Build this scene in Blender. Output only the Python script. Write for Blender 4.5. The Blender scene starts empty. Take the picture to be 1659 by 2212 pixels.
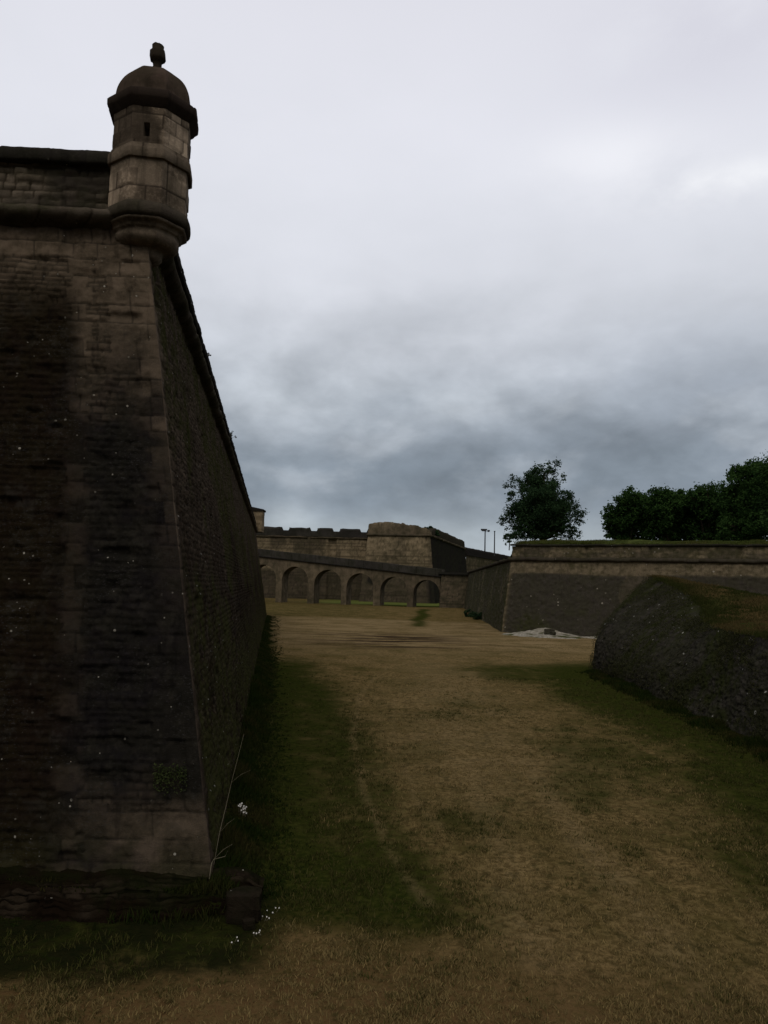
import bpy, bmesh, math, random
import numpy as np
from mathutils import Vector, Matrix

random.seed(7)
rng = np.random.default_rng(11)
scene = bpy.context.scene
COL = scene.collection

# ------------------------------------------------------------------ camera
CAM = np.array([0.0, 0.0, 5.0])
FP = 1705.0                       # focal length in units of a 1659 x 2212 picture
PITCH, ROLL = math.radians(5.23), 0.026
R0 = np.array([1.0, 0, 0])
U0 = np.array([0, -math.sin(PITCH), math.cos(PITCH)])
F0 = np.array([0, math.cos(PITCH), math.sin(PITCH)])
RIGHT = math.cos(ROLL) * R0 + math.sin(ROLL) * U0
UP = -math.sin(ROLL) * R0 + math.cos(ROLL) * U0

def ray(x, y):
    return (x - 829.5) / FP * RIGHT + (1106 - y) / FP * UP + F0
def G(x, y, z=0.0):               # where a sight line meets the height z
    d = ray(x, y); t = (z - CAM[2]) / d[2]
    return CAM + d * t
def V(x, y, Y):                   # where a sight line meets the distance Y
    d = ray(x, y); return CAM + d * (Y / d[1])

# ------------------------------------------------------------------ helpers
def link(o, parent=None):
    COL.objects.link(o)
    if parent is not None: o.parent = parent
    return o
def tag(o, label=None, cat=None, group=None, kind=None):
    if label: o['label'] = label
    if cat: o['category'] = cat
    if group: o['group'] = group
    if kind: o['kind'] = kind
    return o
def empty(name, loc, label, cat, group=None, rz=0):
    o = bpy.data.objects.new(name, None); COL.objects.link(o)
    o.location = loc; o.rotation_euler = (0, 0, rz); o.empty_display_size = .3
    return tag(o, label, cat, group)
def mesh_np(name, v, faces, mat, parent=None, smooth=False, attrs=None, loops=None):
    """v (N,3) world coordinates; parent must be an unrotated empty"""
    v = np.asarray(v, dtype=np.float64)
    if parent is not None: v = v - np.array(parent.location)
    me = bpy.data.meshes.new(name)
    faces = np.asarray(faces, dtype=np.int32)
    n, k = faces.shape
    me.vertices.add(len(v)); me.vertices.foreach_set('co', v.astype(np.float32).ravel())
    me.loops.add(n * k); me.loops.foreach_set('vertex_index', faces.ravel())
    me.polygons.add(n)
    me.polygons.foreach_set('loop_start', np.arange(0, n * k, k, dtype=np.int32))
    me.polygons.foreach_set('loop_total', np.full(n, k, dtype=np.int32))
    if smooth: me.polygons.foreach_set('use_smooth', np.ones(n, dtype=bool))
    me.update(calc_edges=True); me.validate()
    for nm, a in (attrs or {}).items():
        at = me.attributes.new(nm, 'FLOAT', 'POINT'); at.data.foreach_set('value', np.asarray(a, dtype=np.float32).ravel())
    me.materials.append(mat)
    return link(bpy.data.objects.new(name, me), parent)
def bm_obj(name, bm, mat, parent=None, smooth=False):
    me = bpy.data.meshes.new(name)
    if parent is not None:
        bmesh.ops.translate(bm, verts=bm.verts, vec=-Vector(parent.location))
    bmesh.ops.recalc_face_normals(bm, faces=bm.faces)
    bm.to_mesh(me); bm.free()
    if smooth:
        for p in me.polygons: p.use_smooth = True
    me.materials.append(mat)
    return link(bpy.data.objects.new(name, me), parent)
def grid_faces(nu, nv):           # vertex index = i*nv + j
    i, j = np.meshgrid(np.arange(nu - 1), np.arange(nv - 1), indexing='ij')
    a = (i * nv + j).ravel()
    return np.stack([a, a + nv, a + nv + 1, a + 1], 1)

# value noise -------------------------------------------------------
def _h(ix, iy, iz, s):
    h = (ix.astype(np.int64) * 374761393 + iy.astype(np.int64) * 668265263 + iz.astype(np.int64) * 2147483647 + s * 974711) & 0xffffffff
    h = ((h ^ (h >> 13)) * 1274126177) & 0xffffffff
    h = ((h ^ (h >> 16)) * 2246822519) & 0xffffffff
    return ((h ^ (h >> 15)) & 0xffffff) / float(0xffffff)
def vn(x, y, z=None, s=0):
    x = np.asarray(x, float); y = np.asarray(y, float)
    z = np.zeros_like(x) if z is None else np.asarray(z, float)
    ix, iy, iz = np.floor(x), np.floor(y), np.floor(z)
    fx, fy, fz = x - ix, y - iy, z - iz
    fx, fy, fz = [f * f * (3 - 2 * f) for f in (fx, fy, fz)]
    r = 0
    for a in (0, 1):
        for b in (0, 1):
            for c in (0, 1):
                w = (fx if a else 1 - fx) * (fy if b else 1 - fy) * (fz if c else 1 - fz)
                r = r + w * _h(ix + a, iy + b, iz + c, s)
    return r
def fbm(x, y, z=None, s=0, o=4, g=.5):
    r = 0; a = 1; t = 0
    for k in range(o):
        f = 2 ** k
        r = r + a * vn(np.asarray(x) * f, np.asarray(y) * f, None if z is None else np.asarray(z) * f, s + k * 17)
        t += a; a *= g
    return r / t
def sst(a, b, x):
    t = np.clip((x - a) / (b - a), 0, 1); return t * t * (3 - 2 * t)

# ------------------------------------------------------------------ materials
def new_mat(name):
    m = bpy.data.materials.new(name); m.use_nodes = True
    nt = m.node_tree; nt.nodes.clear()
    out = nt.nodes.new('ShaderNodeOutputMaterial')
    b = nt.nodes.new('ShaderNodeBsdfPrincipled')
    nt.links.new(b.outputs[0], out.inputs[0])
    b.inputs['Roughness'].default_value = .95
    b.inputs['Specular IOR Level'].default_value = .0
    return m, nt, b
class NB:
    def __init__(s, nt): s.nt = nt
    def n(s, t, **kw):
        nd = s.nt.nodes.new(t)
        for k, v in kw.items(): setattr(nd, k, v)
        return nd
    def set(s, sock, v):
        if isinstance(v, bpy.types.NodeSocket): s.nt.links.new(v, sock)
        elif v is not None: sock.default_value = v
    def math(s, op, a, b=None, c=None, clamp=False):
        nd = s.n('ShaderNodeMath', operation=op, use_clamp=clamp)
        s.set(nd.inputs[0], a); s.set(nd.inputs[1], b); s.set(nd.inputs[2], c); return nd.outputs[0]
    def vmath(s, op, a, b=None, scale=None):
        nd = s.n('ShaderNodeVectorMath', operation=op)
        s.set(nd.inputs[0], a); s.set(nd.inputs[1], b)
        if scale is not None: s.set(nd.inputs[3], scale)
        return nd.outputs[0]
    def mix(s, f, a, b, mode='MIX'):
        nd = s.n('ShaderNodeMix', data_type='RGBA', blend_type=mode)
        s.set(nd.inputs[0], f)
        s.set(nd.inputs[6], tuple(a) + (1,) if isinstance(a, (tuple, list)) else a)
        s.set(nd.inputs[7], tuple(b) + (1,) if isinstance(b, (tuple, list)) else b)
        return nd.outputs[2]
    def noise(s, vec, scale, detail=4, rough=.55, dist=0):
        nd = s.n('ShaderNodeTexNoise'); s.set(nd.inputs['Vector'], vec)
        nd.inputs['Scale'].default_value = scale; nd.inputs['Detail'].default_value = detail
        nd.inputs['Roughness'].default_value = rough; nd.inputs['Distortion'].default_value = dist
        return nd.outputs['Fac']
    def ss(s, x, a, b):
        nd = s.n('ShaderNodeMapRange', interpolation_type='SMOOTHSTEP')
        s.set(nd.inputs[0], x); nd.inputs[1].default_value = a; nd.inputs[2].default_value = b
        return nd.outputs[0]
    def attr(s, name):
        return s.n('ShaderNodeAttribute', attribute_name=name).outputs['Fac']
    def pos(s):
        return s.n('ShaderNodeNewGeometry').outputs['Position']
    def mapped(s, v, sc):
        nd = s.n('ShaderNodeMapping'); s.set(nd.inputs[0], v); nd.inputs['Scale'].default_value = sc; return nd.outputs[0]
    def bump(s, h, strength, dist, bsdf):
        nd = s.n('ShaderNodeBump'); nd.inputs['Strength'].default_value = strength
        nd.inputs['Distance'].default_value = dist; s.set(nd.inputs['Height'], h)
        s.nt.links.new(nd.outputs[0], bsdf.inputs['Normal'])

def stone_mat(name, lo, hi, mortar, crust, moss, fine=1.0, specks=.5, speck_col=(.34, .33, .30), speck_scale=9.0, bump=.6, brown=(.0095, .006, .0038), grain=0.0):
    """masonry: 'tone' per block, 'joint' 1 on the block 0 in the joint, 'stain' black crust and, on some walls, painted-in shade, 'green' algae"""
    m, nt, b = new_mat(name); k = NB(nt); p = k.pos()
    c = k.mix(k.attr('tone'), lo, hi)
    n1 = k.noise(p, 2.2 * fine, 6, .62); n2 = k.noise(p, 14 * fine, 5, .65); n3 = k.noise(p, .45 * fine, 4, .6)
    c = k.mix(k.math('MULTIPLY', k.ss(n1, .42, .72), .55), c, tuple(x * .42 for x in lo))
    c = k.mix(k.math('MULTIPLY', k.ss(n2, .45, .75), .5), c, tuple(x * 1.45 for x in hi))
    c = k.mix(k.math('SUBTRACT', 1.0, k.attr('joint'), clamp=True), c, mortar)
    gm = k.math('MULTIPLY', k.attr('green'), k.ss(k.math('ADD', n1, k.math('MULTIPLY', n3, .6)), .62, .92))
    st = k.attr('stain_shade')
    stf = k.math('MULTIPLY', st, k.ss(k.math('ADD', k.math('ADD', n2, k.math('MULTIPLY', n1, .8)), k.math('MULTIPLY', st, 1.2)), .95, 1.55))
    c = k.mix(stf, c, k.mix(k.attr('brown'), crust, brown))
    if grain > 0:
        gr_ = k.noise(k.mapped(p, (1, 1, 2.2)), 19, 3, .75); gz = k.noise(p, 1.1, 3)
        c = k.mix(k.math('MULTIPLY', k.math('MULTIPLY', k.ss(k.noise(p, 3.1, 6, .7), .50, .66), stf), .55), c, (.028, .0255, .023))
        gs = k.math('MULTIPLY', k.ss(gr_, .56, .68), k.math('ADD', .25, k.ss(gz, .42, .62)))
        c = k.mix(k.math('MULTIPLY', k.math('MULTIPLY', gs, stf), grain), c, tuple(x * 3.2 + .016 for x in crust))
        st2 = k.noise(k.mapped(p, (5.5, 5.5, .28)), 1.7, 6, .68)
        rf = k.math('MULTIPLY', k.math('MULTIPLY', k.ss(st2, .50, .66), k.attr('streak')), .75)
        c = k.mix(rf, c, (.085, .070, .050)); 
        st3 = k.noise(k.mapped(p, (9, 9, .35)), 1.9, 5, .65)
        c = k.mix(k.math('MULTIPLY', k.math('MULTIPLY', k.ss(st3, .54, .62), k.attr('streak')), .8), c, (.010, .009, .006))
    c = k.mix(gm, c, moss)
    # vertical water streaks
    sv = k.noise(k.mapped(p, (3.0, 3.0, .22)), 1.6, 5, .6)
    c = k.mix(k.math('MULTIPLY', k.ss(sv, .52, .72), .45), c, tuple(x * .5 for x in crust))
    if specks > 0:
        vo = k.n('ShaderNodeTexVoronoi', feature='F1'); k.set(vo.inputs['Vector'], k.vmath('ADD', p, k.vmath('SCALE', k.n('ShaderNodeTexNoise').outputs['Color'], scale=.0)))
        vo.inputs['Scale'].default_value = speck_scale
        sel = k.n('ShaderNodeSeparateColor'); k.set(sel.inputs[0], vo.outputs['Color'])
        r = k.math('MULTIPLY', k.math('POWER', sel.outputs[0], 3.0), .34)
        dot = k.math('LESS_THAN', k.math('ADD', vo.outputs['Distance'], k.math('MULTIPLY', n2, .12)), r)
        dot = k.math('MULTIPLY', dot, k.math('GREATER_THAN', sel.outputs[1], 1 - specks))
        dot = k.math('MULTIPLY', dot, k.ss(n1, .40, .62))
        c = k.mix(k.math('MULTIPLY', dot, .85), c, speck_col)
    nt.links.new(c, b.inputs['Base Color'])
    h = k.math('ADD', k.math('MULTIPLY', n2, .6), k.noise(p, 45 * fine, 4, .6))
    k.bump(h, bump, .035 / fine, b)
    return m

M = {}
M['near_stone'] = stone_mat('near_stone', (.058, .045, .034), (.130, .102, .078), (.04, .033, .027), (.0075, .0072, .0088), (.034, .036, .013), specks=.34, speck_scale=11, grain=.8)
M['turret_stone'] = stone_mat('turret_stone', (.15, .118, .092), (.44, .36, .28), (.045, .035, .03), (.03, .024, .02), (.03, .032, .015), specks=0, bump=.35)
M['cordon_stone'] = stone_mat('cordon_stone', (.08, .066, .052), (.16, .135, .11), (.05, .04, .03), (.026, .023, .020), (.03, .034, .014), specks=.25, speck_scale=6)
M['coping_stone'] = stone_mat('coping_stone', (.03, .027, .025), (.06, .055, .05), (.02, .018, .016), (.014, .013, .013), (.02, .024, .01), specks=.15)
M['roof_stone'] = stone_mat('roof_stone', (.06, .043, .036), (.10, .075, .062), (.04, .03, .026), (.02, .016, .015), (.035, .035, .02), specks=0, bump=.35)
M['far_stone'] = stone_mat('far_stone', (.15, .12, .080), (.25, .20, .135), (.10, .08, .055), (.018, .0165, .016), (.035, .04, .018), fine=.3, specks=0)
M['bridge_stone'] = stone_mat('bridge_stone', (.11, .09, .063), (.185, .148, .105), (.06, .05, .038), (.026, .023, .020), (.035, .04, .02), fine=.35, specks=0)
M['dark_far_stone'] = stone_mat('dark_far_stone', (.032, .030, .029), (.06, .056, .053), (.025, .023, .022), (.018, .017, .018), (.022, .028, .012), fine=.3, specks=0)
M['ravelin_stone'] = stone_mat('ravelin_stone', (.095, .078, .054), (.20, .165, .115), (.05, .042, .032), (.043, .039, .034), (.036, .040, .015), fine=.8, specks=.6, speck_scale=2.6, speck_col=(.30, .28, .25), grain=.9)
M['rubble_stone'] = stone_mat('rubble_stone', (.050, .045, .038), (.11, .10, .082), (.024, .022, .018), (.027, .0255, .0235), (.026, .031, .011), fine=.9, specks=.75, speck_scale=3.8, speck_col=(.45, .45, .43), grain=.7)
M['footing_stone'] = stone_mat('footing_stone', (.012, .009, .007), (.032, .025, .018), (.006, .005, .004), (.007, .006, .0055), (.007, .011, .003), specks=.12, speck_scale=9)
M['loose_stone'] = stone_mat('loose_stone', (.07, .058, .048), (.10, .085, .07), (.05, .04, .03), (.02, .018, .017), (.02, .026, .01), specks=.2)

def translucent(nt, b, c, f):
    tr = nt.nodes.new('ShaderNodeBsdfTranslucent'); nt.links.new(c, tr.inputs[0]); mx = nt.nodes.new('ShaderNodeMixShader'); mx.inputs[0].default_value = f
    out = [n for n in nt.nodes if n.type == 'OUTPUT_MATERIAL'][0]
    nt.links.new(b.outputs[0], mx.inputs[1]); nt.links.new(tr.outputs[0], mx.inputs[2]); nt.links.new(mx.outputs[0], out.inputs[0])
def grass_mat(name, green, dry, dark, spread=.35):
    m, nt, b = new_mat(name); k = NB(nt)
    c = k.mix(k.attr('dry'), green, dry)
    c = k.mix(k.math('MULTIPLY', k.attr('rand'), spread), c, dark)
    nt.links.new(c, b.inputs['Base Color']); b.inputs['Roughness'].default_value = .8
    translucent(nt, b, c, .35)
    return m
GREEN, DRY = (.018, .030, .0065), (.105, .066, .029)
M['grass'] = grass_mat('grass', (.034, .047, .010), (.28, .212, .095), (.07, .056, .024), .55)
M['bank_blades'] = grass_mat('bank_blades', (.028, .040, .010), (.10, .074, .032), (.03, .027, .01), .6)
M['weed'] = grass_mat('weed', (.016, .028, .006), (.045, .040, .015), (.010, .017, .004))
M['rank_grass'] = grass_mat('rank_grass', (.06, .085, .02), (.13, .10, .04), (.03, .04, .012))

def leaf_mat(name, a, bcol, c3):
    m, nt, b = new_mat(name); k = NB(nt); p = k.pos()
    c = k.mix(k.attr('rand'), a, bcol)
    c = k.mix(k.math('MULTIPLY', k.ss(k.noise(p, .5, 3), .45, .7), .6), c, c3)
    nt.links.new(c, b.inputs['Base Color']); b.inputs['Roughness'].default_value = .65
    translucent(nt, b, c, .35)
    return m
M['leaf_lone'] = leaf_mat('leaf_lone', (.018, .040, .020), (.045, .085, .038), (.014, .030, .015))
M['leaf_wood'] = leaf_mat('leaf_wood', (.018, .044, .014), (.052, .105, .028), (.014, .032, .011))
M['leaf_creeper'] = leaf_mat('leaf_creeper', (.022, .026, .011), (.06, .062, .028), (.018, .020, .009))
M['leaf_ivy'] = leaf_mat('leaf_ivy', (.03, .045, .015), (.08, .10, .04), (.02, .03, .012))
m, nt, b = new_mat('bark'); k = NB(nt)
nt.links.new(k.mix(k.noise(k.mapped(k.pos(), (4, 4, .8)), 3), (.02, .016, .012), (.06, .05, .04)), b.inputs['Base Color']); M['bark'] = m
m, nt, b = new_mat('stem'); k = NB(nt)
nt.links.new(k.mix(k.noise(k.pos(), 30), (.10, .09, .065), (.22, .20, .15)), b.inputs['Base Color']); M['stem'] = m
m, nt, b = new_mat('petal'); k = NB(nt)
nt.links.new(k.mix(k.noise(k.pos(), 60), (.6, .6, .62), (.8, .8, .8)), b.inputs['Base Color']); M['petal'] = m
m, nt, b = new_mat('steel'); k = NB(nt)
nt.links.new(k.mix(k.noise(k.pos(), 3), (.03, .032, .04), (.06, .062, .07)), b.inputs['Base Color']); b.inputs['Roughness'].default_value = .6; M['steel'] = m

# ground material: attributes green, mud, path, plus fine noise
m, nt, b = new_mat('ditch_floor'); k = NB(nt); p = k.pos()
n1 = k.noise(p, 1.1, 6, .6); n2 = k.noise(p, 7, 6, .65); n3 = k.noise(k.mapped(p, (1, .45, 1)), 26, 4, .6)
n4 = k.noise(k.mapped(p, (.25, .6, 1)), .6, 5, .6)
dryc = k.mix(k.ss(n2, .35, .68), (.080, .057, .023), (.212, .154, .068))
dryc = k.mix(k.math('MULTIPLY', k.ss(n3, .5, .72), .6), dryc, (.035, .024, .010))
grn = k.mix(k.ss(n2, .35, .7), (.0135, .0205, .0038), (.040, .044, .010))
dryc = k.mix(k.math('MULTIPLY', k.ss(k.noise(p, .33, 5, .6), .45, .62), .55), dryc, (.056, .048, .014))
dryc = k.mix(k.math('MULTIPLY', k.ss(k.noise(k.mapped(p, (1, .6, 1)), 3.2, 6, .7), .50, .62), .65), dryc, (.034, .030, .011))
gf = k.ss(k.math('ADD', k.attr('green'), k.math('ADD', k.math('MULTIPLY', k.math('SUBTRACT', n1, .5), 1.1), k.math('MULTIPLY', k.math('SUBTRACT', n2, .5), 1.0))), .10, .95)
c = k.mix(gf, dryc, grn)
c = k.mix(k.math('MULTIPLY', k.attr('path'), k.ss(k.math('ADD', n4, n2), .75, 1.1)), c, (.20, .150, .080))
c = k.mix(k.math('MULTIPLY', k.attr('foot_shade'), k.ss(k.math('ADD', n1, k.math('MULTIPLY', n2, .6)), .55, .85)), c, (.008, .010, .004))  # mossy ground, with shade at the wall foot painted into its colour
c = k.mix(k.attr('lush'), c, (.085, .105, .028))
c = k.mix(k.math('MULTIPLY', k.math('MULTIPLY', k.attr('rust'), k.math('SUBTRACT', 1.0, k.attr('foot_shade'), clamp=True)), k.ss(n2, .35, .6)), c, (.080, .047, .021))
c = k.mix(k.math('MULTIPLY', k.attr('mud'), k.ss(k.math('ADD', k.noise(k.mapped(p, (.1, .5, 1)), 1.2, 5, .6), k.math('MULTIPLY', n2, .3)), .58, .74)), c, (.030, .020, .014))
nt.links.new(c, b.inputs['Base Color'])
k.bump(k.math('ADD', n2, k.math('MULTIPLY', n3, .7)), .8, .07, b)
M['floor'] = m
m, nt, b = new_mat('turf'); k = NB(nt); p = k.pos()
n1 = k.noise(p, .25, 5, .6); n2 = k.noise(p, 2.5, 6, .7)
c = k.mix(k.ss(n1, .42, .6), (.022, .030, .008), (.062, .044, .019)); c = k.mix(k.math('MULTIPLY', k.ss(n2, .45, .7), .6), c, (.034, .036, .010))
nt.links.new(c, b.inputs['Base Color']); k.bump(n2, .9, .15, b); M['turf'] = m
m, nt, b = new_mat('green_turf'); k = NB(nt); p = k.pos()
n2 = k.noise(p, 1.2, 6, .7)
nt.links.new(k.mix(k.ss(n2, .35, .7), (.030, .042, .012), (.075, .092, .028)), b.inputs['Base Color']); k.bump(n2, .9, .25, b); M['green_turf'] = m
m, nt, b = new_mat('gravel'); k = NB(nt); p = k.pos()
n2 = k.noise(p, 3.5, 6, .75); n5 = k.noise(p, .5, 4)
c = k.mix(k.ss(n2, .35, .7), (.16, .15, .125), (.38, .365, .325)); c = k.mix(k.ss(k.math('ADD', n5, k.math('MULTIPLY', n2, .35)), .66, .76), c, (.045, .052, .016))
nt.links.new(c, b.inputs['Base Color']); k.bump(n2, .5, .06, b); M['gravel'] = m

# ------------------------------------------------------------------ walls as swept paths
class Path:
    def __init__(s, pts, closed=False, wts=None):
        s.p = [np.array(q[:2], float) for q in pts]; s.closed = closed
        if closed: s.p.append(s.p[0].copy())
        n = len(s.p)
        dirs = [(s.p[i + 1] - s.p[i]) / np.linalg.norm(s.p[i + 1] - s.p[i]) for i in range(n - 1)]
        s.nrm = [np.array([d[1], -d[0]]) for d in dirs]
        s.cum = np.concatenate([[0], np.cumsum([np.linalg.norm(s.p[i + 1] - s.p[i]) for i in range(n - 1)])])
        s.m = []
        for i in range(n):
            if closed: a, b_ = s.nrm[(i - 1) % (n - 1)], s.nrm[i % (n - 1)]
            else: a, b_ = s.nrm[max(i - 1, 0)], s.nrm[min(i, n - 2)]
            mm = a + b_; mm = mm / (mm @ a)
            if wts is not None:
                wa, wb_ = wts[max(i - 1, 0)], wts[min(i, n - 2)]
                mm = np.linalg.solve(np.array([a, b_]), np.array([wa, wb_])) if 0 < i < n - 1 else a * wa
            s.m.append(mm)
        s.L = s.cum[-1]
    def at(s, u, off):
        """u (n,), off broadcastable -> xy and normal"""
        u = np.asarray(u); i = np.clip(np.searchsorted(s.cum, u, side='right') - 1, 0, len(s.cum) - 2)
        t = (u - s.cum[i]) / (s.cum[i + 1] - s.cum[i])
        P = np.array(s.p); Mm = np.array(s.m)
        base = P[i] * (1 - t)[..., None] + P[i + 1] * t[..., None]
        mi = Mm[i] * (1 - t)[..., None] + Mm[i + 1] * t[..., None]
        # displacement direction: face normal, turning to the mitre in the last few cm before a corner
        du = np.minimum(t, 1 - t) * (s.cum[i + 1] - s.cum[i])
        w = np.clip(1 - du / .12, 0, 1)[..., None]
        near = np.where((t < .5)[..., None], Mm[i], Mm[i + 1])
        nn = np.array(s.nrm)[i] * (1 - w) + near * w
        return base + mi * np.asarray(off)[..., None], nn

def block_pattern(u, v, cr, bl, seed, jw, L, H):
    r = np.random.default_rng(seed)
    cb = [-1.0]
    while cb[-1] < H + 1: cb.append(cb[-1] + r.uniform(*cr))
    cb = np.array(cb)
    ci = np.clip(np.searchsorted(cb, v, side='right') - 1, 0, len(cb) - 2)
    dv = np.minimum(v - cb[ci], cb[ci + 1] - v)
    tone = np.zeros_like(u); du = np.full_like(u, 1e3); push = np.zeros_like(u)
    for c in np.unique(ci):
        m_ = ci == c
        nb = int((L + 4) / bl[0]) + 4
        w = r.uniform(*bl, size=nb) * r.choice([1, 1, 1.5], size=nb)
        b_ = np.concatenate([[-2.0], -2 + np.cumsum(w)])
        tn = r.random(nb + 2); ps = r.random(nb + 2)
        bi = np.clip(np.searchsorted(b_, u[m_], side='right') - 1, 0, len(b_) - 2)
        du[m_] = np.minimum(u[m_] - b_[bi], b_[bi + 1] - u[m_])
        tone[m_] = tn[bi]; push[m_] = ps[bi]
    d = np.minimum(dv, du)
    return tone, sst(jw * .25, jw, d), push

def masonry(name, mat, path, us, zs, off, parent, course=(.2, .3), block=(.25, .6), warp=.05, wscale=2.5, relief=.03,
            joint=.03, rough=.02, seed=1, stain_shade=None, green=None, extra=None, smooth=False, zone=None, jd=.03, soft=None, brown=None, edge=None, lift=None, streak=None):
    us = np.asarray(us); zs = np.asarray(zs)
    u, z = np.meshgrid(us, zs, indexing='ij')
    o = off(z) if callable(off) else np.full_like(z, off)
    wu = u + warp * (fbm(u * wscale, z * wscale, s=seed, o=3) - .5) * 2
    wz = z + warp * (fbm(u * wscale, z * wscale, s=seed + 50, o=3) - .5) * 2
    L, H = path.L, zs.max() - 0
    tone, jo, push = block_pattern(wu, wz, course, block, seed, joint, L, H)
    if zone is not None:            # a second, larger ashlar pattern in part of the wall
        zm, zc, zb = zone(u, z)
        t2, j2, p2 = block_pattern(u + (wu - u) * .4, z + (wz - z) * .4, zc, zb, seed + 5, joint * .6, L, H)
        tone = np.where(zm, .35 + .65 * t2, tone); jo = np.where(zm, j2, jo); push = np.where(zm, p2 * .35, push)
    xy, nn = path.at(u, o)
    if soft is not None: sf = soft(u, z); jo = 1 - (1 - jo) * (1 - sf); push = .5 + (push - .5) * (1 - .6 * sf); tone = .5 + (tone - .5) * (1 - .5 * sf)
    d = relief * (push - .5) - jd * (1 - jo) + rough * (fbm(u * 4, z * 4, s=seed + 9, o=4, g=.6) - .5) * 2
    if edge is not None: d = d * (1 - .75 * np.exp(-((u - edge) / .12) ** 2))
    if extra is not None: d = d + extra(u, z)
    st0 = stain_shade(u, z) if stain_shade else np.zeros_like(u)
    if lift is not None: st0 = st0 * (1 - lift(u, z) * sst(.45, .62, tone))
    P = np.concatenate([xy + nn * d[..., None], z[..., None]], -1).reshape(-1, 3)
    at = {'tone': tone.ravel(), 'joint': jo.ravel(),
          'stain_shade': st0.ravel(),
          'green': (green(u, z) if green else np.zeros_like(u)).ravel()}
    if streak is not None: at['streak'] = streak(u, z).ravel()
    if brown is not None: at['brown'] = brown(u, z).ravel()
    return mesh_np(name, P, grid_faces(len(us), len(zs)), mat, parent, smooth, at)

def sweep(name, mat, path, us, prof, parent, rough=.01, seed=3, block=.8, smooth=True, stain_shade=.3, green=.3, scl=3):
    """prof: list of (outward, z); a moulding built of blocks along a path"""
    us = np.asarray(us); prof = np.array(prof)
    u, j = np.meshgrid(us, np.arange(len(prof)), indexing='ij')
    r = np.random.default_rng(seed)
    nb = int(path.L / block) + 3
    b_ = np.concatenate([[0], np.cumsum(r.uniform(.7, 1.3, nb + 3) * block)])
    bi = np.clip(np.searchsorted(b_, u, side='right') - 1, 0, len(b_) - 2)
    du = np.minimum(u - b_[bi], b_[bi + 1] - u)
    jo = sst(0, .03, du); tn = r.random(len(b_) + 1)[bi]
    jit = (r.random(len(b_) + 1) - .5)[bi] * rough * 1.5
    o = prof[j, 0]; z = prof[j, 1]
    cz = prof[:, 1].mean()
    nse = (fbm(u * scl, z * scl + o * scl, s=seed, o=4, g=.6) - .5) * 2 * rough
    edge = ((j > 0) & (j < len(prof) - 1))
    xy, nn = path.at(u, o + jit + nse - .02 * (1 - jo) * edge)
    zz = z + jit * .6 + (fbm(u * scl + 9, z * scl, s=seed + 3, o=3) - .5) * rough * 1.4
    P = np.concatenate([xy, zz[..., None]], -1).reshape(-1, 3)
    return mesh_np(name, P, grid_faces(len(us), len(prof)), mat, parent, smooth,
                   {'tone': tn.ravel(), 'joint': jo.ravel(), 'stain_shade': np.full(u.size, stain_shade), 'green': np.full(u.size, green)})

def samples(breaks):
    """[(start, end, step_start, step_end)...] -> increasing samples"""
    out = []
    for a, b_, s0, s1 in breaks:
        x = a
        while x < b_ - 1e-6:
            out.append(x); x += s0 + (s1 - s0) * (x - a) / (b_ - a)
    out.append(breaks[-1][1]); return np.array(out)

def poly_cap(name, pts, mat, parent=None):
    bm = bmesh.new(); vs = [bm.verts.new(p) for p in pts]; bm.faces.new(vs)
    return bm_obj(name, bm, mat, parent)

def add_box(bm, x0, x1, y0, y1, z0, z1):
    v = [bm.verts.new((x, y, z)) for z in (z0, z1) for x, y in ((x0, y0), (x1, y0), (x1, y1), (x0, y1))]
    for f in ((0, 1, 2, 3), (7, 6, 5, 4), (0, 4, 5, 1), (1, 5, 6, 2), (2, 6, 7, 3), (3, 7, 4, 0)): bm.faces.new([v[i] for i in f])
def add_tube(bm, pts, radii, seg=8):
    rings = []
    for i, p in enumerate(pts):
        p = Vector(p)
        d = (Vector(pts[min(i + 1, len(pts) - 1)]) - Vector(pts[max(i - 1, 0)])).normalized()
        a = d.orthogonal().normalized(); c = d.cross(a)
        rings.append([bm.verts.new(p + (a * math.cos(2 * math.pi * k_ / seg) + c * math.sin(2 * math.pi * k_ / seg)) * radii[i]) for k_ in range(seg)])
    for r0, r1 in zip(rings, rings[1:]):
        for k_ in range(seg): bm.faces.new((r0[k_], r0[(k_ + 1) % seg], r1[(k_ + 1) % seg], r1[k_]))
    bm.faces.new(rings[0][::-1]); bm.faces.new(rings[-1])

# ================================================================== NEAR BASTION (left)
C = np.array([-2.5, 12.9])
dR = np.array([-.136, .99]); dR /= np.linalg.norm(dR)
far = C + dR * 104
LEFT0 = np.array([-17.0, 12.2])
pathB = Path([LEFT0, C, far, far + np.array([-45, 16.])], wts=(1, .86, 1))
uc = pathB.cum[1]; BAT = .2
ZC = 12.0
bast = empty('bastion', (C[0], C[1], 0), 'tall battered stone bastion filling the left side, blackened wall under a round stone cordon', 'fort wall')

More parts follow.
